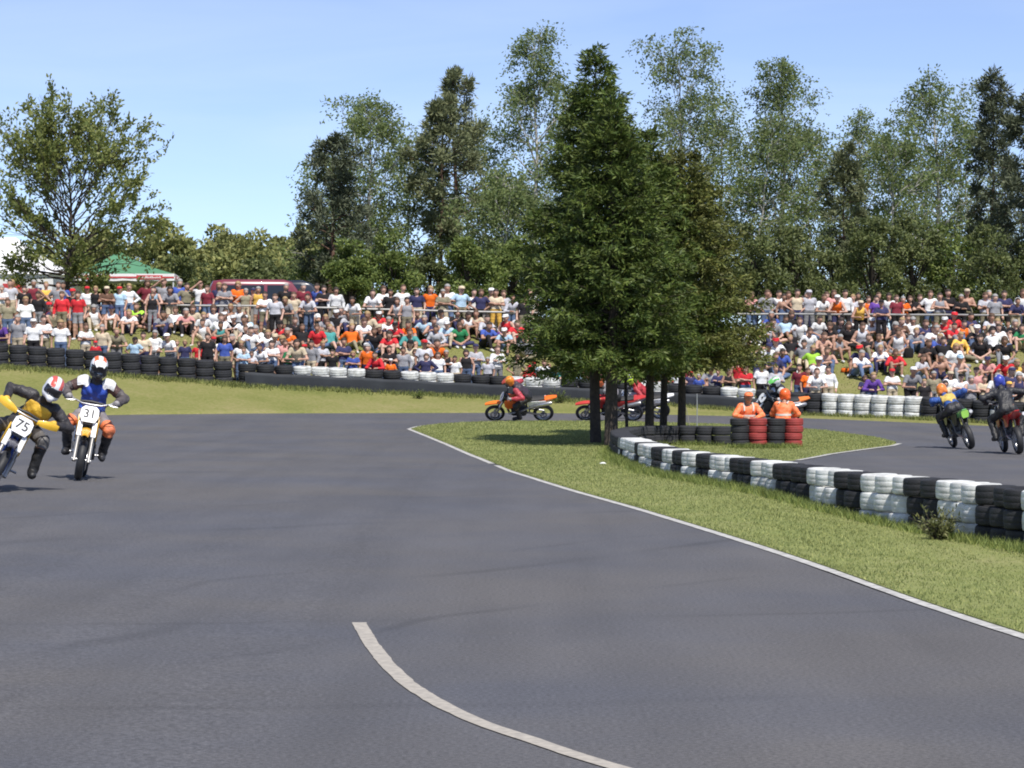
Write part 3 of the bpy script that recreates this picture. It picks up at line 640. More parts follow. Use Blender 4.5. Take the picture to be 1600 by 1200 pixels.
plant_tree('pine_tree', 'small dark pine standing below the thin airy birch top', 1312, 136, 232, ee(.6, .9, .9, .8, .6, .4), seed=34, h0=.35, n1=28, up=(.6, .05), n2=5, n3=3, m=18, tr=.12, **pi_)
plant_tree('conifer_tree', 'narrow column-shaped conifer rising beside the airy birch', 1546, 138, 118, ee(1.5, 1.2, 1.0, .95, .85, .4), seed=35, h0=.25, n1=50, up=(.5, .15), n2=5, n3=3, m=18, tr=.15, **{**pi_, 'kind': 'conifer'})
plant_tree('conifer_tree', 'blackish broad conifer beside the narrow column-shaped conifer', 1608, 130, 146, ee(2.0, 1.9, 1.6, 1.2, .8, .3), seed=36, h0=.12, n1=54, up=(.3, -.1), n2=6, n3=3, m=19, tr=.2, **{**pi_, 'kind': 'conifer'})
def bushy(name, label, px, d, ytop, hwpx, kind, seed, nc=46, per=130, leaf=(.2, .13), low=-.04, depth=1.0, group=BG, cat='tree'):
    r = np.random.default_rng(seed); g = at(px, d); H = hz(ytop, d)-g[2]; Rw = hwpx/ppm(d)
    n = nc; c = r.normal(size=(n*3, 3)); c = nrm(c)*r.uniform(.25, .92, (n*3, 1))**.7
    c = c[:n]; cz = low*H+(1-low)*H*(c[:, 2]*.5+.5); wz = np.sqrt(np.clip(1-(np.clip(cz/H-.35, 0, 1)/.75)**2.2, .15, 1))
    cc = np.c_[c[:, 0]*Rw*wz, c[:, 1]*Rw*depth*wz, cz*.93]; rad = r.uniform(.16, .30, n)*min(Rw, H)*.95
    dd = nrm(r.normal(size=(n, per, 3))); P = cc[:, None]+dd*(rad[:, None, None]*r.uniform(.55, 1.12, (n, per, 1)))*V(1.15, 1.1, .85)
    P = P.reshape(-1, 3); P[:, 2] = np.maximum(P[:, 2], .05); D = nrm(dd.reshape(-1, 3)*.5+r.normal(size=(n*per, 3))*.7+V(0, 0, .1)); N = len(P)
    root = thing(name, label, cat, g, 0, group)
    paths = [(np.array([[0, 0, -.2], [.05, 0, H*.3], [0, .05, H*.6]]), np.array([.13, .1, .05]))]
    for q in cc[::2]:
        a = V(0, 0, min(q[2]*.5, H*.4)); paths.append((np.array([a, (a+q)/2+V(0, 0, .1), q]), np.array([.05, .03, .01])))
    link('trunk', tubes_mesh('trunk', paths), m_bark, root)
    v, f = leaf_quads(P, D, leaf[0]*r.uniform(.6, 1.3, N), leaf[1]*r.uniform(.6, 1.2, N), r)
    link('crown', np_mesh('crown', v, f), m_lf[kind], root)
for i, (px, yt, hwp, kd, lb) in enumerate([
    (545, 385, 40, 'shrub', 'green shrub under the bare white birch trunk'), (610, 372, 46, 'shrub', 'green leafy shrub between the birch trunk and the ragged pine'),
    (672, 392, 42, 'olive', 'olive bush at the foot of the thin crooked pine'), (735, 368, 48, 'shrub', 'wide green shrub below the ragged tall pine'),
    (800, 380, 46, 'shrub', 'green shrub pushing against the spruce clump above the rail'), (495, 405, 36, 'shrub', 'low shrub right beside the black van roof'),
    (1180, 350, 52, 'olive', 'olive tree close against the right flank of the spruce clump'), (1240, 325, 50, 'olive', 'rounded olive tree below the pointed double-topped birch'),
    (1300, 372, 50, 'olive', 'low dull green bush under the small dark pine'), (1362, 318, 55, 'olive', 'large dusky rounded tree in front of the low broad birch'),
    (1425, 335, 55, 'olive', 'dusky green tree below the airy white-trunked birch'), (1490, 330, 52, 'shrub', 'fresh green bushy tree below the narrow column conifer'),
    (1545, 362, 55, 'olive', 'broad dull bush under the blackish conifer'), (1610, 385, 50, 'olive', 'low bush at the foot of the blackish conifer'),
    (900, 330, 70, 'shrub', 'broad green tree mostly hidden behind the spruce clump'), (1010, 300, 70, 'shrub', 'tall green tree hidden behind the spruce clump'), (1100, 320, 60, 'olive', 'dull tree peeping out behind the spruce clump')]):
    bushy('bushy_tree', lb, px, 126+(i % 3)*3, yt-28, hwp*1.12, kd, 60+i, nc=52, per=150, leaf=(.165, .105))
for i, (px, yt, hwp, lb) in enumerate([(60, 372, 60, 'behind the white marquee roof'), (150, 362, 55, 'behind the left slope of the green canopy'), (205, 380, 45, 'in the dip right behind the green canopy peak'),
    (252, 350, 50, 'rising just past the green canopy'), (300, 364, 42, 'low between two taller grove trees'), (342, 356, 40, 'behind the rear of the maroon van'), (388, 350, 46, 'tallest behind the maroon van'), (432, 362, 42, 'next to the dark dense pine'), (480, 356, 48, 'half hidden by the dark dense pine')]):
    bushy('grove_tree', 'yellow-green grove tree '+lb, px, 205+(i % 3)*8, yt-20, hwp*1.35, 'far', 90+i, nc=70, per=110, leaf=(.42, .27), group='far grove trees')
bushy('grove_tree', 'olive grove tree low behind the green canopy right corner', 285, 190, 388, 60, 'olive', 120, leaf=(.3, .2), group='far grove trees')
bushy('grove_tree', 'olive grove tree low above the maroon van roof', 395, 190, 385, 62, 'olive', 121, leaf=(.3, .2), group='far grove trees')
bushy('grove_tree', 'olive grove tree low above the black van roof', 460, 188, 392, 50, 'olive', 122, leaf=(.3, .2), group='far grove trees')

# spruces on the island
def spruce(label, px, py, ytop, rad, tr, seed, kind='spruce', skirt=None, lean=0):
    r = np.random.default_rng(seed); g = ground(px, py); g = V(g[0], g[1], g[2]+.03); d = g[1]; H = hz(ytop, d)-g[2]; z0 = hz(552, d)-g[2] if skirt is None else skirt
    t = np.linspace(0, 1, 10); tp = np.c_[lean*t*H+.03*np.sin(t*7+seed), .03*np.cos(t*5+seed), t*H]
    paths = [(np.r_[[tp[0]+V(0, 0, -.15)], tp], np.r_[tr*1.35, tr*(1-t*.95)])]; LP, LD, LL = [], [], []
    z = z0; k = 0
    while z < H-.12:
        u = (z-z0)/(H-z0); env = rad*(1-u**1.25)**.9*(.9+.1*min(1, u*8))+.06
        for b in range(8 if u < .85 else 5):
            az = k*GA+r.normal()*.2; k += 1
            L = env*r.uniform(.72, 1.16); el = -.12+.75*u**1.5+r.normal()*.10
            dr = V(math.cos(az)*math.cos(el), math.sin(az)*math.cos(el), math.sin(el)); side = V(-math.sin(az), math.cos(az), 0)
            a = V(np.interp(z, tp[:, 2], tp[:, 0]), np.interp(z, tp[:, 2], tp[:, 1]), z+r.normal()*.08)
            n = 7; s = np.linspace(0, 1, n)[:, None]; P = a+dr*L*s+V(0, 0, 1)*L*(-.22*s+.26*s**2.2)+np.cumsum(r.normal(size=(n, 3))*.015, 0)
            paths.append((P, np.linspace(max(.01, tr*.13*(1-u)), .004, n)))
            nt_ = max(4, int(L/.062)); ss = np.sort(r.uniform(.16, 1, nt_)); B = np.stack([np.interp(ss, s[:, 0], P[:, q]) for q in range(3)], 1)
            sg = np.where(np.arange(nt_) % 2, 1, -1)[:, None]; tl = (.14+.36*L*(1.05-ss)*.55+.05)[:, None]
            td = nrm(side*sg*.8+dr*.75+V(0, 0, -.30)+r.normal(size=(nt_, 3))*.18)
            nl = 9; v = np.linspace(.05, 1, nl)[None, :, None]
            X = B[:, None]+td[:, None]*tl[:, None]*v+V(0, 0, -.12)*tl[:, None]*v**2+r.normal(size=(nt_, nl, 3))*.022
            LP.append(X.reshape(-1, 3)); LD.append(nrm(np.repeat(td, nl, 0)+r.normal(size=(nt_*nl, 3))*.5+V(0, 0, .08))); LL.append(np.full(nt_*nl, .125))
            # needles along the branch itself and its lit tip
            q = max(4, int(L/.09)); s3 = r.uniform(.35, 1.02, q); X = np.stack([np.interp(s3, s[:, 0], P[:, c]) for c in range(3)], 1)+r.normal(size=(q, 3))*.02
            LP.append(X); LD.append(nrm(dr+V(0, 0, .25)+r.normal(size=(q, 3))*.5)); LL.append(np.full(q, .13))
        z += .155+.10*(1-u)*.6
    q = 40; LP.append(np.c_[np.full(q, lean*H)+r.normal(size=q)*.03, r.normal(size=q)*.03, H-r.uniform(0, .5, q)]); LD.append(nrm(r.normal(size=(q, 3))*.6+V(0, 0, .8))); LL.append(np.full(q, .12))
    LP, LD, LL = map(np.concatenate, (LP, LD, LL)); N = len(LP)
    root = thing('spruce_tree', label, 'tree', g, 0, 'spruces on the grass island')
    link('trunk', tubes_mesh('trunk', paths, 6), m_bark, root)
    v, f = leaf_quads(LP, LD, LL*1.1*r.uniform(.7, 1.4, N), .040*r.uniform(.7, 1.3, N), r, .35)
    link('crown', np_mesh('crown', v, f), m_lf[kind], root)
spruce('tallest spruce of the island clump, rising to the highest pointed tip', 931, 693, 72, 2.05, .15, 41)
spruce('thick-trunked dense spruce right beside the curved black tyre wall', 957, 697, 150, 1.95, .18, 42)
spruce('spruce with the second trunk pair in the middle of the clump', 1016, 690, 205, 1.8, .13, 43, lean=-.008)
spruce('slightly brownish-topped spruce in the middle of the island clump', 1036, 686, 240, 1.75, .11, 44, 'spruce2')
spruce('outermost spruce of the clump, leaning towards the marshals, brownish top', 1063, 688, 232, 2.25, .12, 45, 'spruce2', lean=.012)
spruce('thin-stemmed low spruce hidden in the middle of the clump', 978, 680, 330, 1.4, .05, 46, skirt=1.7)

# grass blades: mown island and rough tufts at the foot of the walls
m_blade = mat('grass_blades', (.275, .31, .115), .6, var=.2, scale=1.2, rand=.35, trans=.3, spec=.2)
m_blade2 = mat('rough_grass_blades', (.20, .25, .075), .6, var=.25, scale=1.2, rand=.4, trans=.3, spec=.2)
def blades(name, P, hgt, wdt, m, seed, label, par=None):
    r = np.random.default_rng(seed); n = len(P); az = r.uniform(0, 6.28, n); s = np.c_[np.cos(az), np.sin(az), np.zeros(n)]*wdt/2
    h = hgt*r.uniform(.5, 1.35, n)[:, None]; tip = P+np.c_[r.normal(size=(n, 2))*.45, np.ones(n)]*h
    v = np.stack([P-s, P+s, tip], 1).reshape(-1, 3); o = link(name, np_mesh(name, v, np.arange(3*n).reshape(n, 3)), m)
    o['kind'] = 'stuff'; o['label'] = label; o['category'] = 'grass'; return o
r = np.random.default_rng(5); lo, hi = isl.min(0), isl.max(0)
N = 700000; yy = 12+(hi[1]-12)*r.uniform(0, 1, N)**1.5; G = np.c_[r.uniform(lo[0], hi[0], N), yy]
G = G[(np.abs(G[:, 0]/G[:, 1]) < .185)]; G = G[inside(G, isl)][:130000]
ed_ = left_edge[r.integers(0, len(left_edge)-1, 9000)]+r.normal(size=(9000, 2))*np.array([.03, .17])+np.array([.02, 0]); G = np.concatenate([G, ed_[inside(ed_, isl)]])
P = np.c_[G, isl_z(G[:, 0], G[:, 1])-.004]
blades('island_grass', P, 0.019+.00022*P[:, 1:2], .008+.00018*P[:, 1:2], m_blade, 1, 'short mown grass on the island')
TP = []
def tufts(path, offs, dens, spread, zoff=.03):
    Pp = np.asarray(path); n = int(len(Pp)*dens); i = r.integers(0, len(Pp), n); c = Pp[i]+r.normal(size=(n, 2))*.10+np.array(offs)
    k = 26; X = c[:, None]+r.normal(size=(n, k, 2))*spread; TP.append(np.c_[X.reshape(-1, 2), T(X[..., 0].ravel(), X[..., 1].ravel())+zoff])
tufts(near_path, (-.30, -.1), 1.8, .09); tufts(dk, (-.1, -.25), 2.0, .08); tufts(rd, (0, -.25), 2.5, .08)
blades('rough_grass', np.concatenate(TP), .095, .013, m_blade2, 2, 'longer rough grass tufts at the foot of the striped tyre wall')
TP = []
tufts(far_path(-60, 1700), (0, -.42), 4, .13); tufts(far_path(-60, 1230), (0, -.55), 1.5, .2)
blades('rough_grass', np.concatenate(TP), .13, .03, mat('fringe_blades', (.22, .25, .085), .6, var=.25, scale=1.2, rand=.4, trans=.3, spec=.2), 3, 'rough grass fringe along the foot of the far tyre walls')
TP = []
N = 60000; G = np.c_[r.uniform(-22, 20, N), r.uniform(84, 109, N)]; a, b = np.interp(G[:, 0], ex, ed), np.interp(G[:, 0], fx, fd)
aw = np.interp(G[:, 0], wxx, wd)+.6; G = G[(G[:, 1] > aw) & (G[:, 1] < b)]
blades('bank_grass', np.c_[G, T(G[:, 0], G[:, 1])+.02], .05, .04, mat('bank_grass_blades', (.25, .245, .10), .6, var=.3, scale=.6, rand=.35, trans=.3, spec=.2), 4, 'dry mown grass on the spectator bank')
# weed by the striped wall, plus small shrub behind the centre wall
def weed(label, g, hgt, n, seed, m):
    r = np.random.default_rng(seed); paths, LP, LD = [], [], []
    for i in range(n):
        az = r.uniform(0, 6.28); el = r.uniform(.6, 1.4); dr = V(math.cos(az)*math.cos(el), math.sin(az)*math.cos(el), math.sin(el)); Q = curve3(V(r.normal()*.03, r.normal()*.03, -.02), dr, hgt*r.uniform(.6, 1.15), .12, 5, r, .2)
        paths.append((Q, np.linspace(.006, .002, 5))); u = r.uniform(.2, 1, 16); X = np.stack([np.interp(u, np.linspace(0, 1, 5), Q[:, k]) for k in range(3)], 1)
        LP.append(X); LD.append(nrm(dr+r.normal(size=(16, 3))))
    root = thing('weed_bush', label, 'weed', g); link('stems', tubes_mesh('stems', paths, 4), m_bark, root)
    LP = np.concatenate(LP); v, f = leaf_quads(LP, np.concatenate(LD), .065*r.uniform(.6, 1.4, len(LP)), .022, r); link('leaves', np_mesh('leaves', v, f), m, root)
m_weed = mat('weed_leaves', (.14, .155, .055), .6, var=.2, rand=.4, trans=.3)
g = ground(1468, 846); weed('straggly weed bush growing against the striped tyre wall', V(g[0], g[1], g[2]+.03), .40, 46, 9, m_weed)
g = at(872, 96.2); weed('small green weed against the dark belt of the far wall', V(g[0], g[1], g[2]+.03), .55, 30, 10, m_lf['shrub'])
g = at(655, 95.0); weed('tiny weed below the belt, next to the white tyre trio', V(g[0], g[1], g[2]+.03), .35, 20, 12, m_lf['shrub'])
# ------------------------------------------------------------------ bodies: smooth union of tapered limbs, skinned with surface nets
def rc_dist(P, a, b, ra, rb):
    ab = b-a; L2 = float(ab@ab)+1e-12; t = np.clip(((P-a)@ab)/L2, 0, 1); return np.linalg.norm(P-a-t[..., None]*ab, axis=-1)-(ra+(rb-ra)*t)
def sdf_mesh(prims, res, k=.03):
    """prims: (a, b, ra, rb, tag[, scale3]) -> verts, quads, tag per vertex"""
    A = np.array([p[0] for p in prims]+[p[1] for p in prims]); rm = max(max(p[2], p[3]) for p in prims)*1.4+2*res
    lo, hi = A.min(0)-rm, A.max(0)+rm; ax = [np.arange(lo[i], hi[i]+res, res) for i in range(3)]
    G = np.stack(np.meshgrid(*ax, indexing='ij'), -1); D = None
    def dist(P, p):
        if len(p) > 5:
            s = np.array(p[5]); c = (p[0]+p[1])/2; return rc_dist((P-c)/s+c, p[0], p[1], p[2], p[3])*min(s)
        return rc_dist(P, p[0], p[1], p[2], p[3])
    for p in prims:
        q = dist(G, p)
        if D is None: D = q
        else:
            h = np.clip(.5+.5*(D-q)/k, 0, 1); D = D*(1-h)+q*h-k*h*(1-h)
    ins = D < 0; n = D.shape
    cs = [(i, j, l) for i in (0, 1) for j in (0, 1) for l in (0, 1)]
    sub = lambda A, c: A[c[0]:n[0]-1+c[0], c[1]:n[1]-1+c[1], c[2]:n[2]-1+c[2]]
    cnt = sum(sub(ins, c).astype(int) for c in cs); act = (cnt > 0) & (cnt < 8)
    idx = -np.ones(act.shape, int); idx[act] = np.arange(act.sum()); I = np.argwhere(act)
    acc = np.zeros((len(I), 3)); num = np.zeros(len(I))
    for a in cs:
        for d in range(3):
            if a[d]: continue
            b = list(a); b[d] = 1
            va = sub(D, a)[act]; vb = sub(D, tuple(b))[act]; x = (va < 0) != (vb < 0)
            t = np.where(x, va/(va-vb+1e-12), 0); p = np.tile(np.array(a, float), (len(I), 1)); p[:, d] = t
            acc[x] += p[x]; num[x] += 1
    Vv = lo+(I+acc/num[:, None])*res; F = []
    for d in range(3):
        o = [q for q in range(3) if q != d]; s0 = [slice(1, n[q]-1) for q in range(3)]; s0[d] = slice(0, n[d]-1); s1 = list(s0); s1[d] = slice(1, n[d])
        a, b = ins[tuple(s0)], ins[tuple(s1)]; X = np.argwhere(a != b); off = np.array([1 if q != d else 0 for q in range(3)]); fl = a[tuple(X.T)]; X = X+off
        def cell(u, v):
            Y = X.copy(); Y[:, o[0]] -= u; Y[:, o[1]] -= v; return idx[tuple(Y.T)]
        Q = np.stack([cell(1, 1), cell(0, 1), cell(0, 0), cell(1, 0)], 1)
        if d == 1: fl = ~fl
        Q[~fl] = Q[~fl][:, ::-1]; F.append(Q)
    F = np.concatenate(F); dd = np.stack([dist(Vv, p) for p in prims], 1); tg = np.array([p[4] for p in prims])[dd.argmin(1)]
    return Vv, F, tg
def vnormals(Vv, F):
    N = np.zeros_like(Vv); a = np.cross(Vv[F[:, 2]]-Vv[F[:, 0]], Vv[F[:, 3]]-Vv[F[:, 1]])
    for i in range(4): np.add.at(N, F[:, i], a)
    return nrm(N)
def shell(Vv, F, Nn, sel, off, fold=0):
    """offset copy of the selected faces with a turned-in hem"""
    f = F[sel]; u, inv = np.unique(f, return_inverse=True); f2 = inv.reshape(f.shape); v0 = Vv[u]; v = Vv[u]+Nn[u]*(off+fold*(np.sin(31*v0[:, 0]+5*np.sin(9*v0[:, 1]))*np.sin(47*v0[:, 2]+4*np.sin(11*v0[:, 0]))+.6*np.sin(63*v0[:, 1]+29*v0[:, 2])))[:, None] if fold else Vv[u]+Nn[u]*off
    e = np.sort(np.concatenate([f2[:, [0, 1]], f2[:, [1, 2]], f2[:, [2, 3]], f2[:, [3, 0]]]), 1); ue, c = np.unique(e, axis=0, return_counts=True); be = ue[c == 1]
    bv = np.unique(be)
    for _ in range(3):                                     # even out the hem
        acc = np.zeros((len(v), 3)); n_ = np.zeros(len(v)); np.add.at(acc, be[:, 0], v[be[:, 1]]); np.add.at(acc, be[:, 1], v[be[:, 0]]); np.add.at(n_, be.ravel(), 1)
        v[bv] = v[bv]*.5+.5*acc[bv]/n_[bv][:, None]
    mp = {b: i for i, b in enumerate(bv)}; k = len(v); v = np.concatenate([v, v[bv]-Nn[u][bv]*off*1.6])
    if len(be): f2 = np.concatenate([f2, np.array([[a, b, k+mp[b], k+mp[a]] for a, b in be])])
    return v, f2
def ik(a, c, l1, l2, pole):
    d = c-a; L = np.linalg.norm(d); L = min(L, (l1+l2)*.999); u = nrm(d); x = (l1*l1-l2*l2+L*L)/(2*L); h = math.sqrt(max(l1*l1-x*x, 0)); p = pole-u*np.dot(pole, u); return a+u*x+nrm(p)*h

# spectators: facing -Y, 1.75 m tall when standing
def figure(hip, chest, neck, head, hands, elbows, knees, feet, res=.022):
    """hands/elbows/knees/feet: (right x<0, left x>0)"""
    pr = []; up = nrm(neck-hip); sx = V(1, 0, 0); fw = V(0, -1, 0)
    for s in (-1, 1): pr.append((hip+sx*s*.065+V(0, 0, .02), hip+sx*s*.045+up*.18, .115, .105, 'pelvis'))
    pr.append((hip+up*.12, chest, .115, .135, 'torso', (1.18, .9, 1)))
    for s in (-1, 1): pr.append((chest+sx*s*.07, chest+sx*s*.135+up*.10, .105, .065, 'torso'))
    pr.append((chest+up*.10, neck, .062, .05, 'neck')); pr.append((neck, head-V(0, 0, .06), .05, .055, 'neck'))
    hf = nrm(V(0, -1, 0)); pr.append((head+V(0, 0, .025), head+V(0, -.012, -.03), .098, .088, 'head', (.86, 1.0, 1.1)))
    pr.append((head+V(0, -.045, -.07), head+V(0, -.055, -.085), .045, .036, 'head')); pr.append((head+V(0, -.095, -.01), head+V(0, -.108, -.03), .014, .018, 'head'))
    for s in (-1, 1): pr.append((head+V(s*.083, .012, 0), head+V(s*.088, .018, -.03), .02, .016, 'head'))
    for i, s in enumerate((-1, 1)):
        sh = chest+sx*s*.165+up*.11; e, h = elbows[i], hands[i]
        pr.append((sh, sh+(e-sh)*.6, .058, .047, 'uparm')); pr.append((sh+(e-sh)*.6, e, .047, .042, 'lowsleeve')); pr.append((e, e+(h-e)*.85, .041, .029, 'forearm'))
        dv = nrm(h-e); pr.append((h-dv*.02, h+dv*.06, .036, .034, 'hand')); pr.append((h+dv*.06, h+dv*.13+V(0, 0, -.02), .03, .018, 'hand')); pr.append((h, h+dv*.05-sx*s*.05, .018, .014, 'hand'))
        hp = hip+sx*s*.085; k, f = knees[i], feet[i]
        pr.append((hp, hp+(k-hp)*.75, .092, .066, 'thigh')); pr.append((hp+(k-hp)*.75, k, .066, .058, 'knee')); pr.append((k, k+(f-k)*.35, .058, .054, 'calf')); pr.append((k+(f-k)*.35, f, .054, .037, 'calf'))
        fd = V(s*.03, -.17, -.045) if f[2] > .0 else V(0, -.17, 0)
        pr.append((f+V(0, .03, -.035), f+V(s*.03, -.15, -.05), .043, .032, 'foot%d' % i))
    return pr
S2 = lambda x, y, z: (V(-x, y, z), V(x, y, z))
POSES = {
 'stand': dict(hip=V(0, 0, .92), chest=V(0, -.01, 1.27), neck=V(0, .0, 1.47), head=V(0, -.02, 1.62), hands=(V(-.27, -.07, .84), V(.25, -.1, .86)), elbows=S2(.27, .02, 1.10), knees=S2(.11, -.02, .5), feet=S2(.13, .02, .085), H=1.745),
 'crossed': dict(hip=V(0, 0, .92), chest=V(0, .01, 1.27), neck=V(0, .0, 1.47), head=V(0, -.02, 1.62), hands=(V(.09, -.19, 1.16), V(-.09, -.17, 1.2)), elbows=S2(.27, -.06, 1.13), knees=S2(.12, -.02, .5), feet=S2(.15, .02, .085), H=1.745),
 'hips': dict(hip=V(0, 0, .92), chest=V(0, .0, 1.27), neck=V(0, .0, 1.47), head=V(.02, -.02, 1.62), hands=S2(.17, -.05, .98), elbows=S2(.39, .05, 1.14), knees=(V(-.12, -.02, .5), V(.14, -.08, .5)), feet=(V(-.13, .02, .085), V(.18, -.08, .085)), H=1.745),
 'lean': dict(hip=V(0, .1, .88), chest=V(0, -.06, 1.2), neck=V(0, -.15, 1.38), head=V(0, -.21, 1.51), hands=(V(-.12, -.42, .97), V(.14, -.42, .97)), elbows=S2(.31, -.2, .98), knees=S2(.11, .06, .48), feet=S2(.13, .16, .085), H=1.635),
 'shade': dict(hip=V(0, 0, .92), chest=V(0, .0, 1.27), neck=V(0, .0, 1.47), head=V(0, -.02, 1.62), hands=(V(-.05, -.14, 1.66), V(.25, -.1, .86)), elbows=(V(-.34, -.1, 1.42), V(.27, .02, 1.10)), knees=S2(.11, -.02, .5), feet=S2(.13, .02, .085), H=1.745),
 'sit': dict(hip=V(0, .05, .11), chest=V(0, -.02, .45), neck=V(0, -.07, .64), head=V(0, -.11, .78), hands=(V(.03, -.42, .44), V(-.02, -.44, .42)), elbows=S2(.29, -.26, .38), knees=S2(.17, -.40, .46), feet=S2(.14, -.60, .085), H=.905),
 'sit2': dict(hip=V(0, .05, .11), chest=V(0, .02, .46), neck=V(0, .01, .66), head=V(0, -.03, .80), hands=(V(-.2, -.40, .52), V(.14, -.36, .16)), elbows=(V(-.33, -.12, .36), V(.29, -.1, .32)), knees=(V(-.19, -.40, .47), V(.36, -.30, .17)), feet=(V(-.16, -.62, .085), V(.02, -.52, .08)), H=.925),
 'lotus': dict(hip=V(0, .05, .11), chest=V(0, -.02, .46), neck=V(0, -.06, .65), head=V(0, -.10, .79), hands=S2(.10, -.32, .2), elbows=S2(.31, -.08, .30), knees=S2(.40, -.25, .17), feet=(V(.12, -.40, .08), V(-.12, -.34, .08)), H=.915),
 'back': dict(hip=V(0, .05, .11), chest=V(0, .19, .43), neck=V(0, .24, .62), head=V(0, .2, .77), hands=S2(.30, .42, .05), elbows=S2(.33, .36, .28), knees=S2(.12, -.42, .33), feet=S2(.13, -.78, .085), H=.895),
 'perch': dict(hip=V(0, .05, .45), chest=V(0, -.03, .79), neck=V(0, -.08, .98), head=V(0, -.13, 1.12), hands=(V(-.10, -.34, .6), V(.09, -.36, .58)), elbows=S2(.31, -.14, .66), knees=S2(.19, -.38, .49), feet=S2(.17, -.42, .085), H=1.245),
}
BODY, LOWB = {}, {}
for nm, cell, STORE in [(q, .0235, BODY) for q in POSES]+[(q, .042, LOWB) for q in ('stand', 'crossed', 'hips', 'sit', 'sit2', 'lotus', 'back')]:
    q = POSES[nm]
    q = dict(q); Hh = q.pop('H'); Vv, F, tg = sdf_mesh(figure(**q), cell, .03); Nn = vnormals(Vv, F); ft = tg[F]
    def any_(*ts): return np.isin(ft, ts).sum(1) >= 3
    hd = q['head']; fc = Vv[F].mean(1); hh = fc-hd; ish = np.isin(ft, ['head', 'neck']).sum(1) >= 3
    hair = ish & ((hh[:, 2] > .055) | ((hh[:, 1] > .025) & (hh[:, 2] > -.075))); lhair = ish & ((hh[:, 2] > .05) | ((hh[:, 1] > .0) & (hh[:, 2] > -.14)))
    tor = ['torso', 'pelvis']; b = {}
    low = ~((np.isin(ft, ['pelvis']).sum(1) >= 3) & (fc@nrm(q['neck']-q['hip']) < (q['hip']+nrm(q['neck']-q['hip'])*.07)@nrm(q['neck']-q['hip'])))
    sel = {'tee': any_('torso', 'pelvis', 'uparm') & low, 'long': any_('torso', 'pelvis', 'uparm', 'lowsleeve', 'forearm') & low, 'tank': any_('torso', 'pelvis') & low,
           'trousers': any_('pelvis', 'thigh', 'knee', 'calf'), 'shorts': any_('pelvis', 'thigh'), 'shoe0': any_('foot0'), 'shoe1': any_('foot1'), 'hair': hair, 'lhair': lhair}
    b['body'] = np_mesh('person', Vv, F, True)
    for kk, s in sel.items():
        o_ = {'hair': .012, 'lhair': .02, 'shoe0': .008, 'shoe1': .008, 'trousers': .010, 'shorts': .014}.get(kk, .020); b[kk] = np_mesh(kk, *shell(Vv, F, Nn, s, o_), True)
    cb = MB(); secs = []
    for rr_, z in ((1.0, .035), (.99, .07), (.88, .105), (.6, .128), (.2, .135)): secs.append([hd+V(.102*rr_*math.cos(a), .118*rr_*math.sin(a)+.002, z) for a in np.linspace(0, 6.283, 15)[:-1]])
    cb.loft(secs); pts = [(math.sin(a)*.085, -.10-.085*math.cos(a)*(1-abs(a)/3)) for a in np.linspace(-1.4, 1.4, 9)]
    cb.add([(hd[0]+x, hd[1]+y, hd[2]+.045-.15*(abs(y)-.1)) for x, y in pts]+[(hd[0]+x, hd[1]+y, hd[2]+.055-.15*(abs(y)-.1)) for x, y in pts], [tuple(range(9)), tuple(range(17, 8, -1))]+[(i, i+1, i+10, i+9) for i in range(8)])
    b['cap'] = cb.mesh('cap', True); b['H'] = Hh; STORE[nm] = b
COL = {'w': ((.80, .80, .80), 'white'), 'lg': ((.50, .50, .54), 'light grey'), 'g': ((.27, .27, .29), 'grey'), 'k': ((.022, .02, .022), 'black'), 'n': ((.045, .045, .11), 'navy'), 'b': ((.06, .10, .36), 'blue'),
 'lb': ((.42, .58, .72), 'pale blue'), 'r': ((.62, .035, .045), 'red'), 'm': ((.20, .03, .045), 'maroon'), 'o': ((.85, .16, .02), 'orange'), 'y': ((.80, .48, .10), 'yellow'), 'gr': ((.03, .20, .08), 'green'), 'lm': ((.42, .75, .08), 'lime green'),
 'be': ((.60, .50, .36), 'beige'), 'br': ((.16, .09, .06), 'brown'), 'pk': ((.70, .34, .32), 'pink'), 'pu': ((.13, .06, .30), 'purple'), 'te': ((.08, .32, .30), 'teal'), 'kh': ((.28, .25, .17), 'khaki'), 'j': ((.12, .17, .29), 'blue denim')}
CM = {k: mat('cloth_'+k, c, .85, var=.14, scale=9, bump=.6, bscale=16, spec=.2, orand=.22) for k, (c, n_) in COL.items()}
SKIN = [mat('skin_a', (.50, .29, .21), .55, var=.08), mat('skin_b', (.42, .23, .16), .55, var=.08), mat('skin_c', (.55, .34, .26), .55, var=.08), mat('skin_d', (.33, .18, .12), .55, var=.08)]
HAIR = [(mat('hair_dark', (.03, .02, .015), .7), 'dark'), (mat('hair_brown', (.09, .05, .03), .7), 'brown'), (mat('hair_fair', (.34, .23, .11), .7), 'fair'), (mat('hair_grey', (.30, .29, .28), .7), 'grey')]
m_shoe = mat('dark_shoes', (.05, .045, .045), .7); m_wshoe = mat('white_shoes', (.65, .65, .65), .7)
crowd = []; RC = random.Random(3)
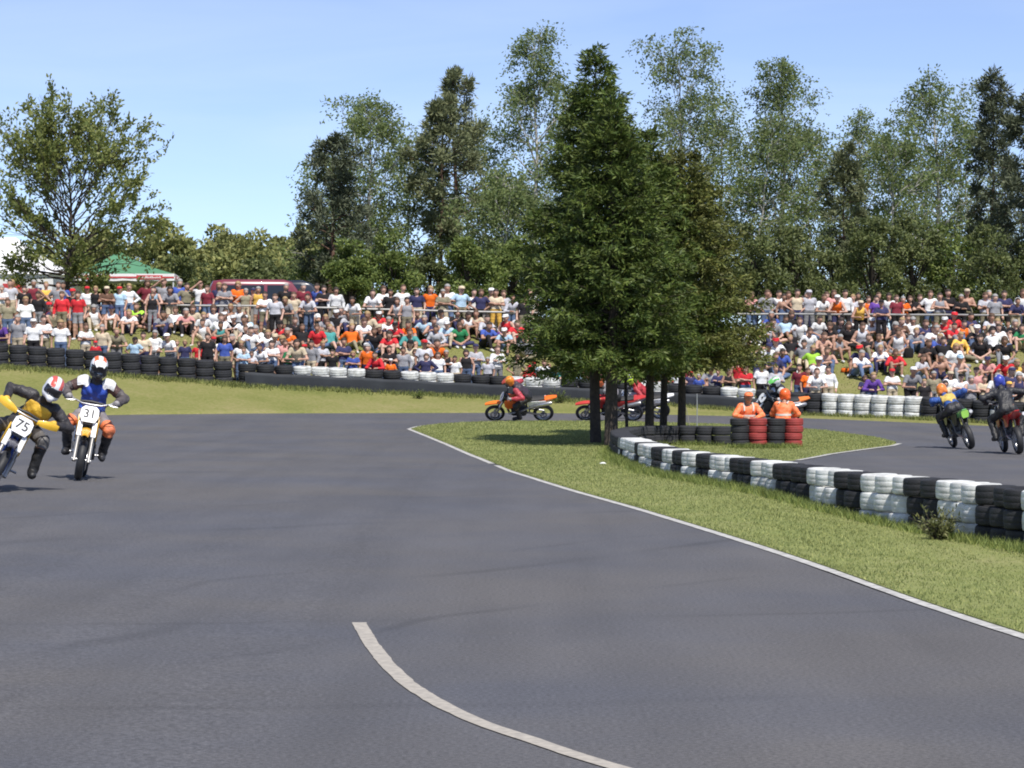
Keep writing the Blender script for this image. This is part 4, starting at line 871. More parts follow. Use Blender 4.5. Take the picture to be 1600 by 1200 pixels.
def place_person(pose, p, rz, scale, shirt, kind, legs, lkind, hat, hair, lh, seat=0, skin=None, where=''):
    b = BODY[pose]; rnd = random; sk = skin or rnd.choice(SKIN)
    o = link('person', b['body'], sk); o.location = p; o.scale = (scale*RC.uniform(1.06, 1.2), scale*1.07, scale); o.rotation_euler = (seat, 0, rz)
    if shirt: link('shirt' if kind != 'long' else 'jacket', b[kind], CM[shirt], o)
    link('trousers' if lkind == 'trousers' else 'shorts', b[lkind], CM[legs], o)
    ms = rnd.choice([m_shoe, m_wshoe]); link('shoe', b['shoe0'], ms, o); link('shoe', b['shoe1'], ms, o)
    link('hair', b['lhair' if lh else 'hair'], hair[0], o)
    if hat: link('cap', b['cap'], CM[hat], o)
    crowd.append(dict(o=o, pose=pose, shirt=shirt, kind=kind, legs=legs, lkind=lkind, hat=hat, hair=hair[1]+(' long' if lh else ''), p=p, where=where))
    return o
DATA = """3 500 F pu;28 492 F g;52 498 F w;68 494 C w kh;95 500 F w j;134 505 F w;160 507 F be;152 531 F r;180 514 F kh;12 466 S kh j;40 463 S w;113 483 K r;146 476 K w;86 476 K n;70 484 K k;203 483 K w
25 431 S lb n;3 446 S w;38 447 S k;97 455 S r;130 465 K lb;144 424 S w n;164 431 S lb;178 433 S k;195 450 K pk;165 463 K g;170 446 S br;122 455 S r;190 446 S lb;60 455 S k;78 462 K m;112 452 S k;52 478 K k;152 446 S k;137 447 S w;20 480 K n;182 462 K w;215 462 K lm
208 433 S k;229 437 S m;256 435 S g;242 448 L lb j;267 448 L g;280 436 S b k;291 442 S kh;313 439 S w;324 446 S m;341 441 S n j;351 443 S g;372 440 S o;384 451 S kh;199 443 S w;243 474 K m;240 455 S k
273 480 K w;290 481 K pk;318 487 K w;346 491 K w;367 491 K k - w;383 491 K w;360 470 K sk;376 470 K w;300 476 K be;334 476 K w;355 488 K w - w;258 485 K g
224 519 F be;241 517 F w;265 521 F w - w;289 531 F n;309 535 F r;325 520 F k;333 527 F w;352 523 F b;376 533 F w;366 526 F k;213 525 F lb;275 533 F kh
394 450 S be;404 448 S y;446 443 S k;474 443 S m;468 451 S lg;496 443 S b;506 446 C k;525 449 S w;553 464 L w;430 459 S lg;482 459 L lg;448 464 L g;422 474 K lm;446 478 K te;491 476 K w;414 455 S w;458 456 S be
415 488 K n;476 482 K k;525 484 K k - w;543 488 K lg;496 505 K r;450 511 K o;385 494 K lb;390 510 K w;404 511 K w;420 512 K w;429 520 K g;441 524 K pk;462 492 K k;510 490 K g;532 472 K g;563 478 K n;568 492 K w;440 500 K r
394 553 F lg;425 532 F w;452 540 F gr;466 528 F be;487 532 F g;503 535 F lg;537 535 C n;552 548 F b;572 537 F o - w;384 540 F lb;443 534 F pk;408 538 F w;476 541 F w;520 545 F k
582 453 L w;599 447 C w;622 465 L w;651 450 S n;672 447 S o n;692 452 S kh;699 444 S w;720 447 S lb;751 452 S n;767 450 S br - w;636 462 S g;610 452 S k
577 485 K be;591 486 K r - w;607 491 K w;622 490 K r;641 497 K o;617 502 K r - k;664 492 K lb;676 494 K n;699 500 K lb - w;717 503 K gr;728 486 K w;745 478 K be;585 511 K k;610 515 K r;640 512 K te;758 502 K b k;714 480 K k;652 485 K n;690 483 K w;600 500 K k;630 478 K g
575 537 F o;590 547 F r;608 540 F k;611 562 F o - w;627 563 F b - be;630 542 F g;648 548 F w;663 530 F lg;666 550 F n;681 530 F o;684 550 F w;711 556 F w;728 549 F k;743 543 C lg j;762 558 F lg;697 548 F k;596 556 F m;640 530 K be
777 546 C w;808 555 F kh;775 452 C be y;787 453 S lg;799 462 L lg;794 490 K r - w;789 510 K lb - w;806 499 K r;812 478 K w;820 463 S k;822 520 K g;835 565 F lb;827 584 F r - r;850 560 F w;858 577 F lb
872 571 F te;905 586 F lb;925 579 F pk;945 575 F pk;962 577 F w;985 574 F w;1000 577 F r;1012 583 F lg;1028 575 F n;1045 571 F r - r;1058 576 F w;1079 580 F n;1091 582 F b;1122 577 F n;1137 575 F k;1154 560 F r;890 570 K k;1110 570 K g;1070 566 K m
1174 456 C pk;1198 453 S g;1216 454 S w;1224 459 S sk;1233 455 S sk;1245 452 S be;1264 453 S lg - lg;1283 460 L w;1302 453 S pk;1308 461 L o - w;1320 453 S w;1206 481 K b;1255 462 S w;1292 456 S k
1207 496 K g;1229 494 K lb;1248 493 K w;1276 491 K w;1262 511 K w;1298 502 K k;1283 517 K sk;1211 525 K w - r;1197 533 K w;1271 541 K lm;1259 539 K g;1293 540 K sk;1186 550 K n;1209 549 K n j;1221 543 K b;1240 490 K k;1195 500 K lg;1312 500 K k
1190 568 F w;1212 571 F lg;1249 569 F m;1261 573 F o;1273 572 F w;1280 560 F w - w;1294 572 F w;1165 572 F r
1343 469 L y - be;1357 463 S o;1369 462 S pu;1389 458 S w;1411 463 S o;1424 462 S k;1453 454 S w;1400 461 S m;1333 460 S lg;1438 460 S k;1377 468 S n
1323 500 K k;1345 503 K lg;1362 495 K w - w;1375 494 K lg - w;1391 497 K k;1406 497 K br j;1427 496 K w;1431 511 K g;1445 499 K n;1454 504 K w;1346 537 K n - r;1340 545 K w;1375 537 K w n;1395 540 K r g;1437 552 K lg;1447 530 K k;1418 492 K w;1333 492 K w
1363 582 F pu;1394 576 F w;1424 573 F g;1459 580 F kh;1352 588 F n;1440 588 F k
1481 452 S k;1502 460 S k;1512 451 S sk - be;1539 457 S lg;1569 454 C n;1588 466 L n;1598 452 S w;1466 458 S g;1553 460 S g
1456 500 K w;1477 494 K r - w;1488 487 K r;1504 500 K o;1497 518 K y;1526 506 K k - w;1558 497 K k;1586 499 K k;1475 527 K k;1531 521 K k;1570 525 K k;1469 551 K sk;1497 552 K sk - lb;1543 555 K pk j - n;1572 555 K r - w;1583 559 K y;1596 566 K w;1515 489 K n;1544 487 K lg;1460 520 K b;1598 505 K gr;1488 535 K w
1485 580 F w;1501 583 F w;1514 584 F g;1556 583 F w;1541 590 F be;1580 574 F n - n;1592 582 F n;1530 578 F pk;1570 592 F lb - y;1473 590 F be"""
tmp = []
for tok in DATA.replace('\n', ';').split(';'):
    q = tok.split(); px, hy, pc, sh = float(q[0]), float(q[1]), q[2], q[3]; lg = q[4] if len(q) > 4 and q[4] != '-' else None; hat = q[-1] if '-' in q else None
    if lg is None: lg = RC.choice(['j', 'j', 'k', 'kh', 'be', 'n', 'g', 'k'])
    lk = 'shorts' if RC.random() < .33 else 'trousers'
    kind = RC.choice(['tee', 'tee', 'tee', 'tee', 'long', 'tank']); hair = RC.choice(HAIR[:3]+HAIR[:2]+HAIR[3:]); lh = RC.random() < .25
    if sh == 'sk': sh = None; lh = False
    if hat is None and RC.random() < .10: hat = RC.choice(['w', 'k', 'n', 'r', 'be'])
    yaw = RC.gauss(0, .3)+ (px-800)/FPX*.5
    dW = float(np.interp(px, [a[0] for a in _W], [a[1] for a in _W])); dF = float(np.interp(px, [a[0] for a in _F], [a[1] for a in _F]))
    if pc == 'K' or (pc == 'F' and False):
        pose = RC.choice(['sit', 'sit', 'sit', 'sit2', 'sit2', 'lotus', 'back']); Hh = BODY[pose]['H']; s = RC.uniform(.97, 1.08); best = None
        for d in np.arange(dW+1.6, 118, .1):
            x = wx(px, d); e = hz(hy, d)-(float(T(x, d))+.03)-Hh*s
            if best is None or abs(e) < best[0]: best = (abs(e), d)
            if e < 0: break
        d = best[1]; x = wx(px, d); z = float(T(x, d))+.03; sl_ = 0.0
        dz = (float(T(x, d+.4))-float(T(x, d-.4)))/.8; tmp.append((pose, (x, d, z), yaw*.8, s, sh, kind, lg, lk, hat, hair, lh, math.atan(dz)*.9, 'bank' if d < dF-.6 else 'rail'))
    else:
        if pc == 'F':
            d = dW+.82+RC.uniform(0, .25); pose = RC.choice(['stand', 'crossed', 'crossed', 'lean', 'hips', 'stand']); wh = 'wall'
        else:
            wh = 'rail'; pose = {'S': RC.choice(['stand', 'stand', 'crossed', 'hips', 'shade'] if RC.random() < .25 else ['stand', 'crossed', 'hips']), 'C': 'crossed', 'L': 'lean'}[pc]
            d = dF+(.16 if pose == 'lean' else RC.uniform(.35, 1.2))
            if px < 290: d = dF-4+ (470-hy)*.16
        x = wx(px, d); z = float(T(x, d))+.03; need = hz(hy, d)-z; s = need/BODY[pose]['H']
        if wh == 'rail' and s < .86:
            s = RC.uniform(.93, 1.0); 
            for d in np.arange(dF, dW+1.2, -.1):
                x = wx(px, d); z = float(T(x, d))+.03
                if hz(hy, d)-z >= BODY[pose]['H']*s: break
        if wh == 'rail' and s > 1.1:
            s = RC.uniform(1.0, 1.06)
            for d in np.arange(dF+.3, 135, .15):
                x = wx(px, d); z = float(T(x, d))+.03
                if hz(hy, d)-z <= BODY[pose]['H']*s: break
        if wh == 'wall' and (s > 1.08 or s < .62):
            s = min(max(s, .66), 1.06)
            for d in np.arange(dW+.8, dF, .1):
                x = wx(px, d); z = float(T(x, d))+.03
                if abs(hz(hy, d)-z-BODY[pose]['H']*s) < .03 or hz(hy, d)-z < BODY[pose]['H']*s: break
        tmp.append((pose, (x, d, z), yaw*.7, s, sh, kind, lg, lk, hat, hair, lh, 0, wh))
# nobody stands in another person
used = []
for t in tmp:
    p = list(t[1]); seated = t[0] in ('sit', 'sit2', 'lotus', 'back')
    for it in range(14):
        c = [u for u in used if abs(u[0]-p[0]) < .42 and abs(u[1]-p[1]) < (.62 if seated or u[2] else .34)]
        if not c: break
        u = c[0]; p[1] += .16 if p[1] >= u[1] else -.1
        if t[12] == 'rail' and t[0] == 'lean': p[0] += .1*(1 if p[0] >= u[0] else -1)
    p[2] = float(T(p[0], p[1]))+.03; used.append((p[0], p[1], seated))
    place_person(t[0], tuple(p), t[2], t[3], t[4], t[5], t[6], t[7], t[8], t[9], t[10], t[11], where=t[12])
# beyond the three hundred individuals: the rest of the packed crowd as one mass
def mesh_np(me):
    v = np.empty(len(me.vertices)*3, np.float32); me.vertices.foreach_get('co', v); f = np.empty(len(me.loops), np.int32); me.loops.foreach_get('vertex_index', f); return v.reshape(-1, 3).astype(float), f
MS, FV, FF, FM, k0 = [], [], [], [], 0
def mslot(m):
    if m not in MS: MS.append(m)
    return MS.index(m)
nadd = 0; ALLC = ['w']*8+['k', 'k', 'n', 'n', 'g', 'lg', 'lg', 'r', 'b', 'lb', 'be', 'o', 'pk', 'kh', 'm', 'te', 'y']
for it in range(4000):
    if nadd >= 42: break
    px = RC.choice([RC.uniform(-10, 110), RC.uniform(300, 830), RC.uniform(1165, 1610), RC.uniform(300, 830)])
    dW = float(np.interp(px, [a[0] for a in _W], [a[1] for a in _W])); dF = float(np.interp(px, [a[0] for a in _F], [a[1] for a in _F]))
    q_ = RC.random(); back_row = q_ > .8
    d_ = RC.uniform(dF+.5, dF+2.2) if back_row else dW+(dF-dW)*RC.uniform(.55, .97)**.8
    x_ = wx(px, d_)
    if any(abs(u[0]-x_) < .46 and abs(u[1]-d_) < .75 for u in used): continue
    if 1320 < px < 1420 and hz(0, 1) and .2 < (d_-dW)/(dF-dW) < .55: continue
    used.append((x_, d_, True)); nadd += 1
    pose = RC.choice(['stand', 'crossed', 'hips']) if back_row else RC.choice(['sit', 'sit', 'sit2', 'lotus', 'back']); b = LOWB[pose]
    z_ = float(T(x_, d_))+.03; s_ = RC.uniform(.94, 1.05); M_ = Matrix.Translation((x_, d_, z_)) @ Matrix.Rotation(RC.gauss(0, .3), 4, 'Z') @ Matrix.Rotation(0 if back_row else .18, 4, 'X') @ Matrix.Diagonal((s_*1.12, s_*1.08, s_, 1)); M_ = np.array(M_)
    ms = RC.choice([m_shoe, m_wshoe])
    for key, m in (('body', RC.choice(SKIN)), (RC.choice(['tee', 'tee', 'tank', 'long']), CM[RC.choice(ALLC)]), (RC.choice(['trousers', 'trousers', 'shorts']), CM[RC.choice(['j', 'k', 'kh', 'be', 'n', 'g'])]), ('shoe0', ms), ('shoe1', ms), ('hair', RC.choice(HAIR)[0])):
        v, f = mesh_np(b[key]); v = v@M_[:3, :3].T+M_[:3, 3]; FV.append(v); FF.append(f.reshape(-1, 4)+k0); FM.append(np.full(len(f)//4, mslot(m))); k0 += len(v)
me = np_mesh('crowd', np.concatenate(FV), np.concatenate(FF), True)
for m in MS: me.materials.append(m)
me.polygons.foreach_set('material_index', np.concatenate(FM).astype(np.int32)); o = link('crowd', me); o['kind'] = 'stuff'; o['label'] = 'rest of the packed crowd between the nearer spectators'; o['category'] = 'crowd'
# labels that single out each spectator
PO = {'stand': 'standing', 'crossed': 'standing arms folded', 'hips': 'standing hands on hips', 'lean': 'leaning forward', 'shade': 'standing shading eyes', 'sit': 'sitting hugging knees', 'sit2': 'sitting one knee up', 'lotus': 'sitting cross-legged', 'back': 'sitting leaning back', 'perch': 'sitting'}
def garment(c):
    if not c['shirt']: return 'bare chest'
    return COL[c['shirt']][1]+' '+{'tee': 'T-shirt', 'long': 'jacket', 'tank': 'tank top'}[c['kind']]
def zone(c):
    px = pxof(c['p'][0], c['p'][1]); w_ = c['where']
    if px < 110: z = 'below the marquee' if w_ != 'rail' else 'by the marquee'
    elif px < 290: z = 'near the green canopy'
    elif px < 490: z = 'below the vans' if w_ != 'rail' else 'before the vans'
    elif px < 830: z = 'below the ragged pine' if w_ != 'rail' else 'before the pines'
    elif px < 1165: z = 'behind the spruces'
    elif px < 1300: z = 'beside the spruces'
    elif px < 1450: z = 'above the white stacks'
    else: z = 'past the white stacks'
    return ('at tyres ' if w_ == 'wall' else '')+z
def lab(c, lvl):
    nb = sorted((q for q in crowd if q is not c), key=lambda q: (q['p'][0]-c['p'][0])**2+(q['p'][1]-c['p'][1])**2)
    h = (COL[c['hat']][1]+' cap') if c['hat'] else c['hair']+' hair'; lg = COL[c['legs']][1]+' '+c['lkind']
    tail = zone(c) if lvl == 0 else 'by '+' and '.join('bare chest' if not q['shirt'] else COL[q['shirt']][1]+' top' for q in nb[:lvl])
    a = f"person {PO[c['pose']]}"
    for parts in ([a, garment(c), lg, h, tail], [a, garment(c), lg, tail], [a, garment(c), h, tail], [a, garment(c), tail]):
        s = ', '.join(parts)
        if len(s.split()) <= 16: return s
    return ', '.join([a, garment(c), lg])
for c in crowd: c['lab'] = lab(c, 0)
for lvl in (1, 2, 3, 2):
    from collections import Counter
    cn = Counter(c['lab'] for c in crowd)
    for c in crowd:
        if cn[c['lab']] > 1: c['lab'] = lab(c, lvl)

for c in crowd: tag(c['o'], c['lab'], 'person', 'spectators on the grass bank')
# bags and small gear on the bank
def bag(name, label, px, py, size, m, cat='bag'):
    g = ground(px, py, 97.5); w_, d_, h_ = size; secs = []
    for k, z in ((.92, 0), (1.02, .3), (1.0, .75), (.86, .95), (.55, 1.0)): secs.append([(w_/2*k*math.copysign(abs(math.cos(a))**.6, math.cos(a)), d_/2*k*math.copysign(abs(math.sin(a))**.6, math.sin(a)), h_*z) for a in np.linspace(0, 6.283, 17)[:-1]])
    r_ = thing(name, label, cat, (g[0], g[1], g[2]+.03), RC.uniform(-.3, .3)); MB().loft(secs).obj('body', m, r_); MB().tube([(-w_*.25, 0, h_*.97), (-w_*.15, 0, h_*1.2), (w_*.15, 0, h_*1.2), (w_*.25, 0, h_*.97)], .014, 6).obj('handle', m_trim, r_)
bag('cooler_bag', 'red cooler bag with dark strap on the bank, beside the other red one', 1231, 551, (.26, .25, .32), CM['r']); bag('cooler_bag', 'bright red bag on bank next to black backpack', 1247, 551, (.22, .22, .3), CM['r'])
bag('backpack', 'black backpack between two red bags on the bank', 1239, 546, (.34, .3, .42), CM['k']); bag('bag', 'flat orange bag lying on bare grass above the white stacks', 1322, 583, (.36, .25, .14), CM['o'])
bag('bag', 'orange and red bag on the grass near the green canopy', 180, 505, (.4, .3, .28), CM['o']); bag('bag', 'purple bag beside person in blue below the ragged pine', 776, 530, (.4, .3, .24), CM['pu'])
bag('bag', 'white carrier bag lying low on the bank near canopy', 292, 517, (.5, .3, .14), CM['w']); bag('backpack', 'black backpack on open grass above the white stacks', 1420, 560, (.34, .3, .34), CM['k'])
bag('bag', 'red holdall on bank beside a white one past the bare-chested sitter', 1312, 541, (.42, .25, .16), CM['r'])
# ------------------------------------------------------------------ supermoto bikes (local frame: +x forward, +y left, +z up, origin on the ground between the wheels)
m_chr = mat('brushed_metal', (.45, .45, .46), .35, metal=.85); m_eng = mat('engine_grey', (.10, .10, .105), .5, metal=.5); m_seat = mat('seat_vinyl', (.02, .02, .022), .65)
m_fork = mat('fork_tube_grey', (.33, .32, .31), .4, metal=.5); m_plastk = mat('black_plastic', (.018, .018, .02), .5); m_digit = mat('black_digits', (.015, .015, .018), .6); m_tyr = mat('slick_tyre', (.028, .028, .03), .6, scale=12, col2=(.018, .018, .02))
_pl = {}
def plastic(c):
    if c not in _pl: _pl[c] = mat('plastic_%d' % len(_pl), c, .35, var=.06, scale=6, coat=.3)
    return _pl[c]
def text_mesh(txt, size):
    cu = bpy.data.curves.new('digits', 'FONT'); cu.body = txt; cu.size = size; cu.align_x = 'CENTER'; cu.align_y = 'CENTER'; cu.extrude = .002; cu.offset = .0015
    o = bpy.data.objects.new('digits', cu); C.objects.link(o); bpy.context.view_layer.update()
    me = bpy.data.meshes.new_from_object(o.evaluated_get(bpy.context.evaluated_depsgraph_get())); bpy.data.objects.remove(o); bpy.data.curves.remove(cu); return me
def plate_mesh(w_, h_, t=.008):
    P = [(-.36, -.5), (.36, -.5), (.5, -.15), (.47, .32), (.3, .5), (-.3, .5), (-.47, .32), (-.5, -.15)]
    vs = [(t, x*w_, z*h_) for x, z in P]+[(0, x*w_, z*h_) for x, z in P]; n = 8
    return MB().add(vs, [tuple(range(n)), tuple(range(2*n-1, n-1, -1))]+[(i, i+n, (i+1) % n+n, (i+1) % n) for i in range(n)])
def mirror(mb):
    q = MB(); q.v = [(x, -y, z) for x, y, z in mb.v]; q.f = [f[::-1] for f in mb.f]; return q
def make_wheel(name, x, r, w_, parent, disc):
    c = (x, 0, r); h = w_/2
    wl = MB().lathe([(r*.73, -h*.6), (r*.8, -h*.95), (r*.9, -h*.85), (r*.965, -h*.55), (r, 0), (r*.965, h*.55), (r*.9, h*.85), (r*.8, h*.95), (r*.73, h*.6)], 40, 'y', c=c).obj(name, m_tyr, parent)
    MB().lathe([(r*.74, -h*.62), (r*.70, -h*.5), (r*.66, -h*.2), (r*.66, h*.2), (r*.70, h*.5), (r*.74, h*.62), (r*.72, h*.3), (r*.72, -h*.3)], 32, 'y', closed=True, c=c).obj('rim', m_chr, wl)
    hub = MB().lathe([(.001, -h*.7), (.03, -h*.7), (.045, -h*.3), (.03, 0), (.045, h*.3), (.03, h*.7), (.001, h*.7)], 14, 'y', c=c)
    for k in range(18):
        a = k*2*math.pi/18; s = 1 if k % 2 else -1
        hub.tube([(c[0]+.04*math.cos(a+.5*s), s*h*.4, c[2]+.04*math.sin(a+.5*s)), (c[0]+r*.68*math.cos(a), 0, c[2]+r*.68*math.sin(a))], .0035, 4)
    hub.obj('spokes', m_chr, wl)
    MB().lathe([(disc*.62, -.003), (disc, -.003), (disc, .003), (disc*.62, .003)], 28, 'y', closed=True, c=(x, h+.018, r)).obj('brake_disc', m_chr, wl)
    return wl
def make_bike(label, mw, cmain, cfend, cplate=(.8, .8, .8), number=None, cguard=(.78, .78, .78), hand=None, silencer=1, ctail=None, rear_plate=None, cframe=(.12, .12, .13)):
    b = thing('motorcycle', label, 'motorcycle', mw=mw, group='supermoto race bikes'); pm, pf, pp, pg = plastic(cmain), plastic(cfend), plastic(cplate), plastic(cguard); pt = plastic(ctail or cmain); fm = mat('frame_%d' % hash(cframe), cframe, .4, metal=.4)
    make_wheel('front_wheel', .72, .30, .12, b, .15); make_wheel('rear_wheel', -.72, .31, .155, b, .11)
    ax = V(.72, 0, .30); top = V(.385, 0, 1.06); dr = nrm(top-ax); nf = V(dr[2], 0, -dr[0])
    for s in (-1, 1):
        o = V(0, s*.105, 0)
        lg = MB().tube([ax+o-dr*.03, ax+o+dr*.08, ax+o+dr*.42], [.034, .03, .029], 12).obj('fork_leg', m_fork, b); MB().tube([ax+o+dr*.40, top+o], .024, 10).obj('fork_tube', m_plastk, lg)
        gq = MB(); a = ax+o+dr*.36+nf*.04; c_ = ax+o+dr*.60+nf*.036
        for p, q in ((a, c_),): gq.add([p+V(0, -.035, 0), p+V(0, .035, 0), q+V(0, .03, 0), q+V(0, -.03, 0), p+V(0, -.035, 0)-nf*.02, p+V(0, .035, 0)-nf*.02, q+V(0, .03, 0)-nf*.02, q+V(0, -.03, 0)-nf*.02], [(0, 1, 2, 3), (7, 6, 5, 4), (0, 4, 5, 1), (1, 5, 6, 2), (2, 6, 7, 3), (3, 7, 4, 0)])
        gq.obj('fork_guard', pg, lg, bevel=.006)
        MB().tube([ax+V(0, s*.06, 0), ax+V(0, s*.135, 0)], .022, 10).obj('axle_clamp', m_chr, lg)
    for k, q in ((.70, .05), (.93, .045)):
        c_ = ax+dr*(np.linalg.norm(top-ax)*k); MB().box(c_, (.06, .27, q)).obj('triple_clamp', m_eng, b, bevel=.01)
    # high front fender
    secs = []
    for x, z, w_ in ((1.02, .665, .045), (.92, .70, .065), (.78, .735, .075), (.62, .755, .07), (.47, .75, .05)): secs.append([(x, -w_, z-.025), (x, -w_*.8, z+.006), (x, 0, z+.018), (x, w_*.8, z+.006), (x, w_, z-.025), (x, w_*.8, z-.01), (x, 0, z+.004), (x, -w_*.8, z-.01)])
    MB().loft(secs).obj('front_fender', pf, b)
    # number plate
    pl = link('number_plate', plate_mesh(.27, .25).mesh('number_plate'), pp, b); pl.location = (.515, 0, .965); pl.rotation_euler = (0, R(-22), 0)
    if number:
        t = text_mesh(number, .185); dg = link('number', t, m_digit, pl); dg.location = (.0095, 0, .0); dg.rotation_euler = (R(90), 0, R(90))
    # bars
    bar = [(.34, s*.0, 1.10) for s in ()]
    bar = [(.27, -.40, 1.15), (.30, -.28, 1.155), (.35, -.14, 1.11), (.36, 0, 1.105), (.35, .14, 1.11), (.30, .28, 1.155), (.27, .40, 1.15)]
    hb = MB().tube(bar, .013, 8).obj('handlebar', m_chr, b); MB().tube([(.335, -.17, 1.135), (.36, 0, 1.15), (.335, .17, 1.135)], .02, 8).obj('crossbar_pad', m_plastk, hb)
    for s in (-1, 1):
        MB().tube([(.295, s*.29, 1.155), (.268, s*.41, 1.15)], .018, 10).obj('grip', m_seat, hb); MB().tube([(.33, s*.22, 1.145), (.36, s*.28, 1.13), (.345, s*.38, 1.125)], .007, 6).obj('lever', m_chr, hb)
        if hand:
            secs = [[(x, s*y, z-h_), (x+.012, s*y, z-h_*.3), (x+.012, s*y, z+h_*.5), (x, s*y, z+h_), (x-.012, s*y, z+h_*.5), (x-.012, s*y, z-h_*.3)] for x, y, z, h_ in ((.41, .15, 1.10, .03), (.43, .24, 1.12, .05), (.415, .34, 1.14, .055), (.35, .43, 1.15, .04), (.27, .445, 1.15, .02))]
            MB().loft(secs).obj('hand_guard', plastic(hand), hb)
    MB().tube([(.33, .24, 1.13), (.45, .16, 1.06), (.50, .12, .85), (.62, .125, .6), (.70, .10, .36)], .006, 6).obj('brake_hose', m_plastk, b); MB().tube([(.33, -.2, 1.13), (.43, -.1, 1.07), (.36, -.07, .95)], .006, 6).obj('throttle_cable', m_plastk, b)
    # tank, shrouds, seat, tail
    secs = [[(x, -w_, z0), (x, -w_*1.05, (z0+z1)/2), (x, -w_*.6, z1), (x, 0, z1+.02), (x, w_*.6, z1), (x, w_*1.05, (z0+z1)/2), (x, w_, z0), (x, 0, z0-.02)] for x, w_, z0, z1 in ((.31, .07, .86, .98), (.2, .12, .78, 1.0), (.03, .125, .76, .985), (-.12, .09, .78, .94))]
    MB().loft(secs).obj('fuel_tank', pm, b)
    sh = MB().prism([(.46, .86), (.40, .95), (.2, .92), (.05, .84), (.16, .66), (.34, .58), (.43, .68)], .135, .155)
    for q in (sh, mirror(sh)): q.obj('radiator_shroud', pm, b, bevel=.006)
    for s in (-1, 1): MB().box((.33, s*.08, .74), (.045, .11, .24)).obj('radiator', m_plastk, b, bevel=.005)
    secs = [[(x, -w_, z-.07), (x, -w_, z-.015), (x, -w_*.7, z), (x, w_*.7, z), (x, w_, z-.015), (x, w_, z-.07)] for x, w_, z in ((.10, .05, .99), (-.05, .075, .945), (-.28, .10, .915), (-.5, .105, .92), (-.74, .085, .955))]
    MB().loft(secs).obj('seat', m_seat, b)
    secs = [[(x, -w_, z-h_), (x, -w_*.9, z), (x, w_*.9, z), (x, w_, z-h_)] for x, w_, z, h_ in ((-.5, .11, .87, .1), (-.75, .105, .91, .07), (-.95, .085, .955, .04), (-1.1, .055, .985, .02))]
    MB().loft(secs).obj('rear_fender', pt, b)
    sp = MB().prism([(-.2, .86), (-.78, .90), (-.72, .80), (-.55, .62), (-.3, .60)], .115, .135)
    for q in (sp, mirror(sp)): q.obj('side_panel', pp if number else pm, b, bevel=.005)
    if rear_plate:
        q = link('rear_plate', plate_mesh(.18, .19).mesh('rear_plate'), plastic(rear_plate), b); q.location = (-1.06, 0, .87); q.rotation_euler = (0, R(15), R(180))
    # frame, engine, swingarm, exhaust
    fr = MB()
    for s in (-1, 1):
        fr.tube([(.40, s*.03, .92), (.15, s*.13, .80), (-.18, s*.13, .72), (-.24, s*.11, .42)], .022, 8); fr.tube([(.40, s*.03, .82), (.30, s*.08, .45), (.18, s*.1, .30), (-.2, s*.1, .32)], .018, 8); fr.tube([(-.18, s*.1, .74), (-.75, s*.07, .88)], .014, 6)
    fr.tube([(.36, 0, .80), (.42, 0, .96)], .035, 10); fr.obj('frame', fm, b)
    en = MB().box((.03, 0, .43), (.42, .24, .22)); en.tube([(.0, -.16, .42), (.0, .16, .42)], .12, 18); en.tube([(-.12, -.14, .40), (-.12, .14, .40)], .10, 16)
    for k in range(7): en.box((.10+.012*k, 0, .56+.032*k), (.19, .18, .016))
    en.box((.17, 0, .66), (.13, .13, .26)); en.obj('engine', m_eng, b, bevel=.006)
    sw = MB()
    for s in (-1, 1): sw.tube([(-.20, s*.1, .42), (-.45, s*.105, .37), (-.74, s*.10, .31)], [.03, .032, .022], 8)
    sw.tube([(-.3, -.1, .41), (-.3, .1, .41)], .025, 8); sw.obj('swingarm', m_chr, b)
    MB().tube([(-.34, 0, .46), (-.26, 0, .78)], .04, 12).obj('shock_absorber', m_eng, b)
    s = silencer
    ex_ = MB().tube([(.25, 0, .62), (.36, s*.06, .52), (.30, s*.14, .40), (.0, s*.17, .50), (-.3, s*.165, .66), (-.42, s*.165, .72)], [.022, .024, .024, .026, .028, .03], 10).obj('exhaust_pipe', m_chr, b)
    MB().tube([(-.40, s*.165, .71), (-.45, s*.17, .735), (-.9, s*.18, .86), (-.95, s*.18, .875)], [.035, .06, .062, .04], 14).obj('silencer', m_chr, ex_)
    for s in (-1, 1): MB().tube([(-.06, s*.1, .37), (-.06, s*.25, .38)], .016, 8).obj('footpeg', m_chr, b)
    return b

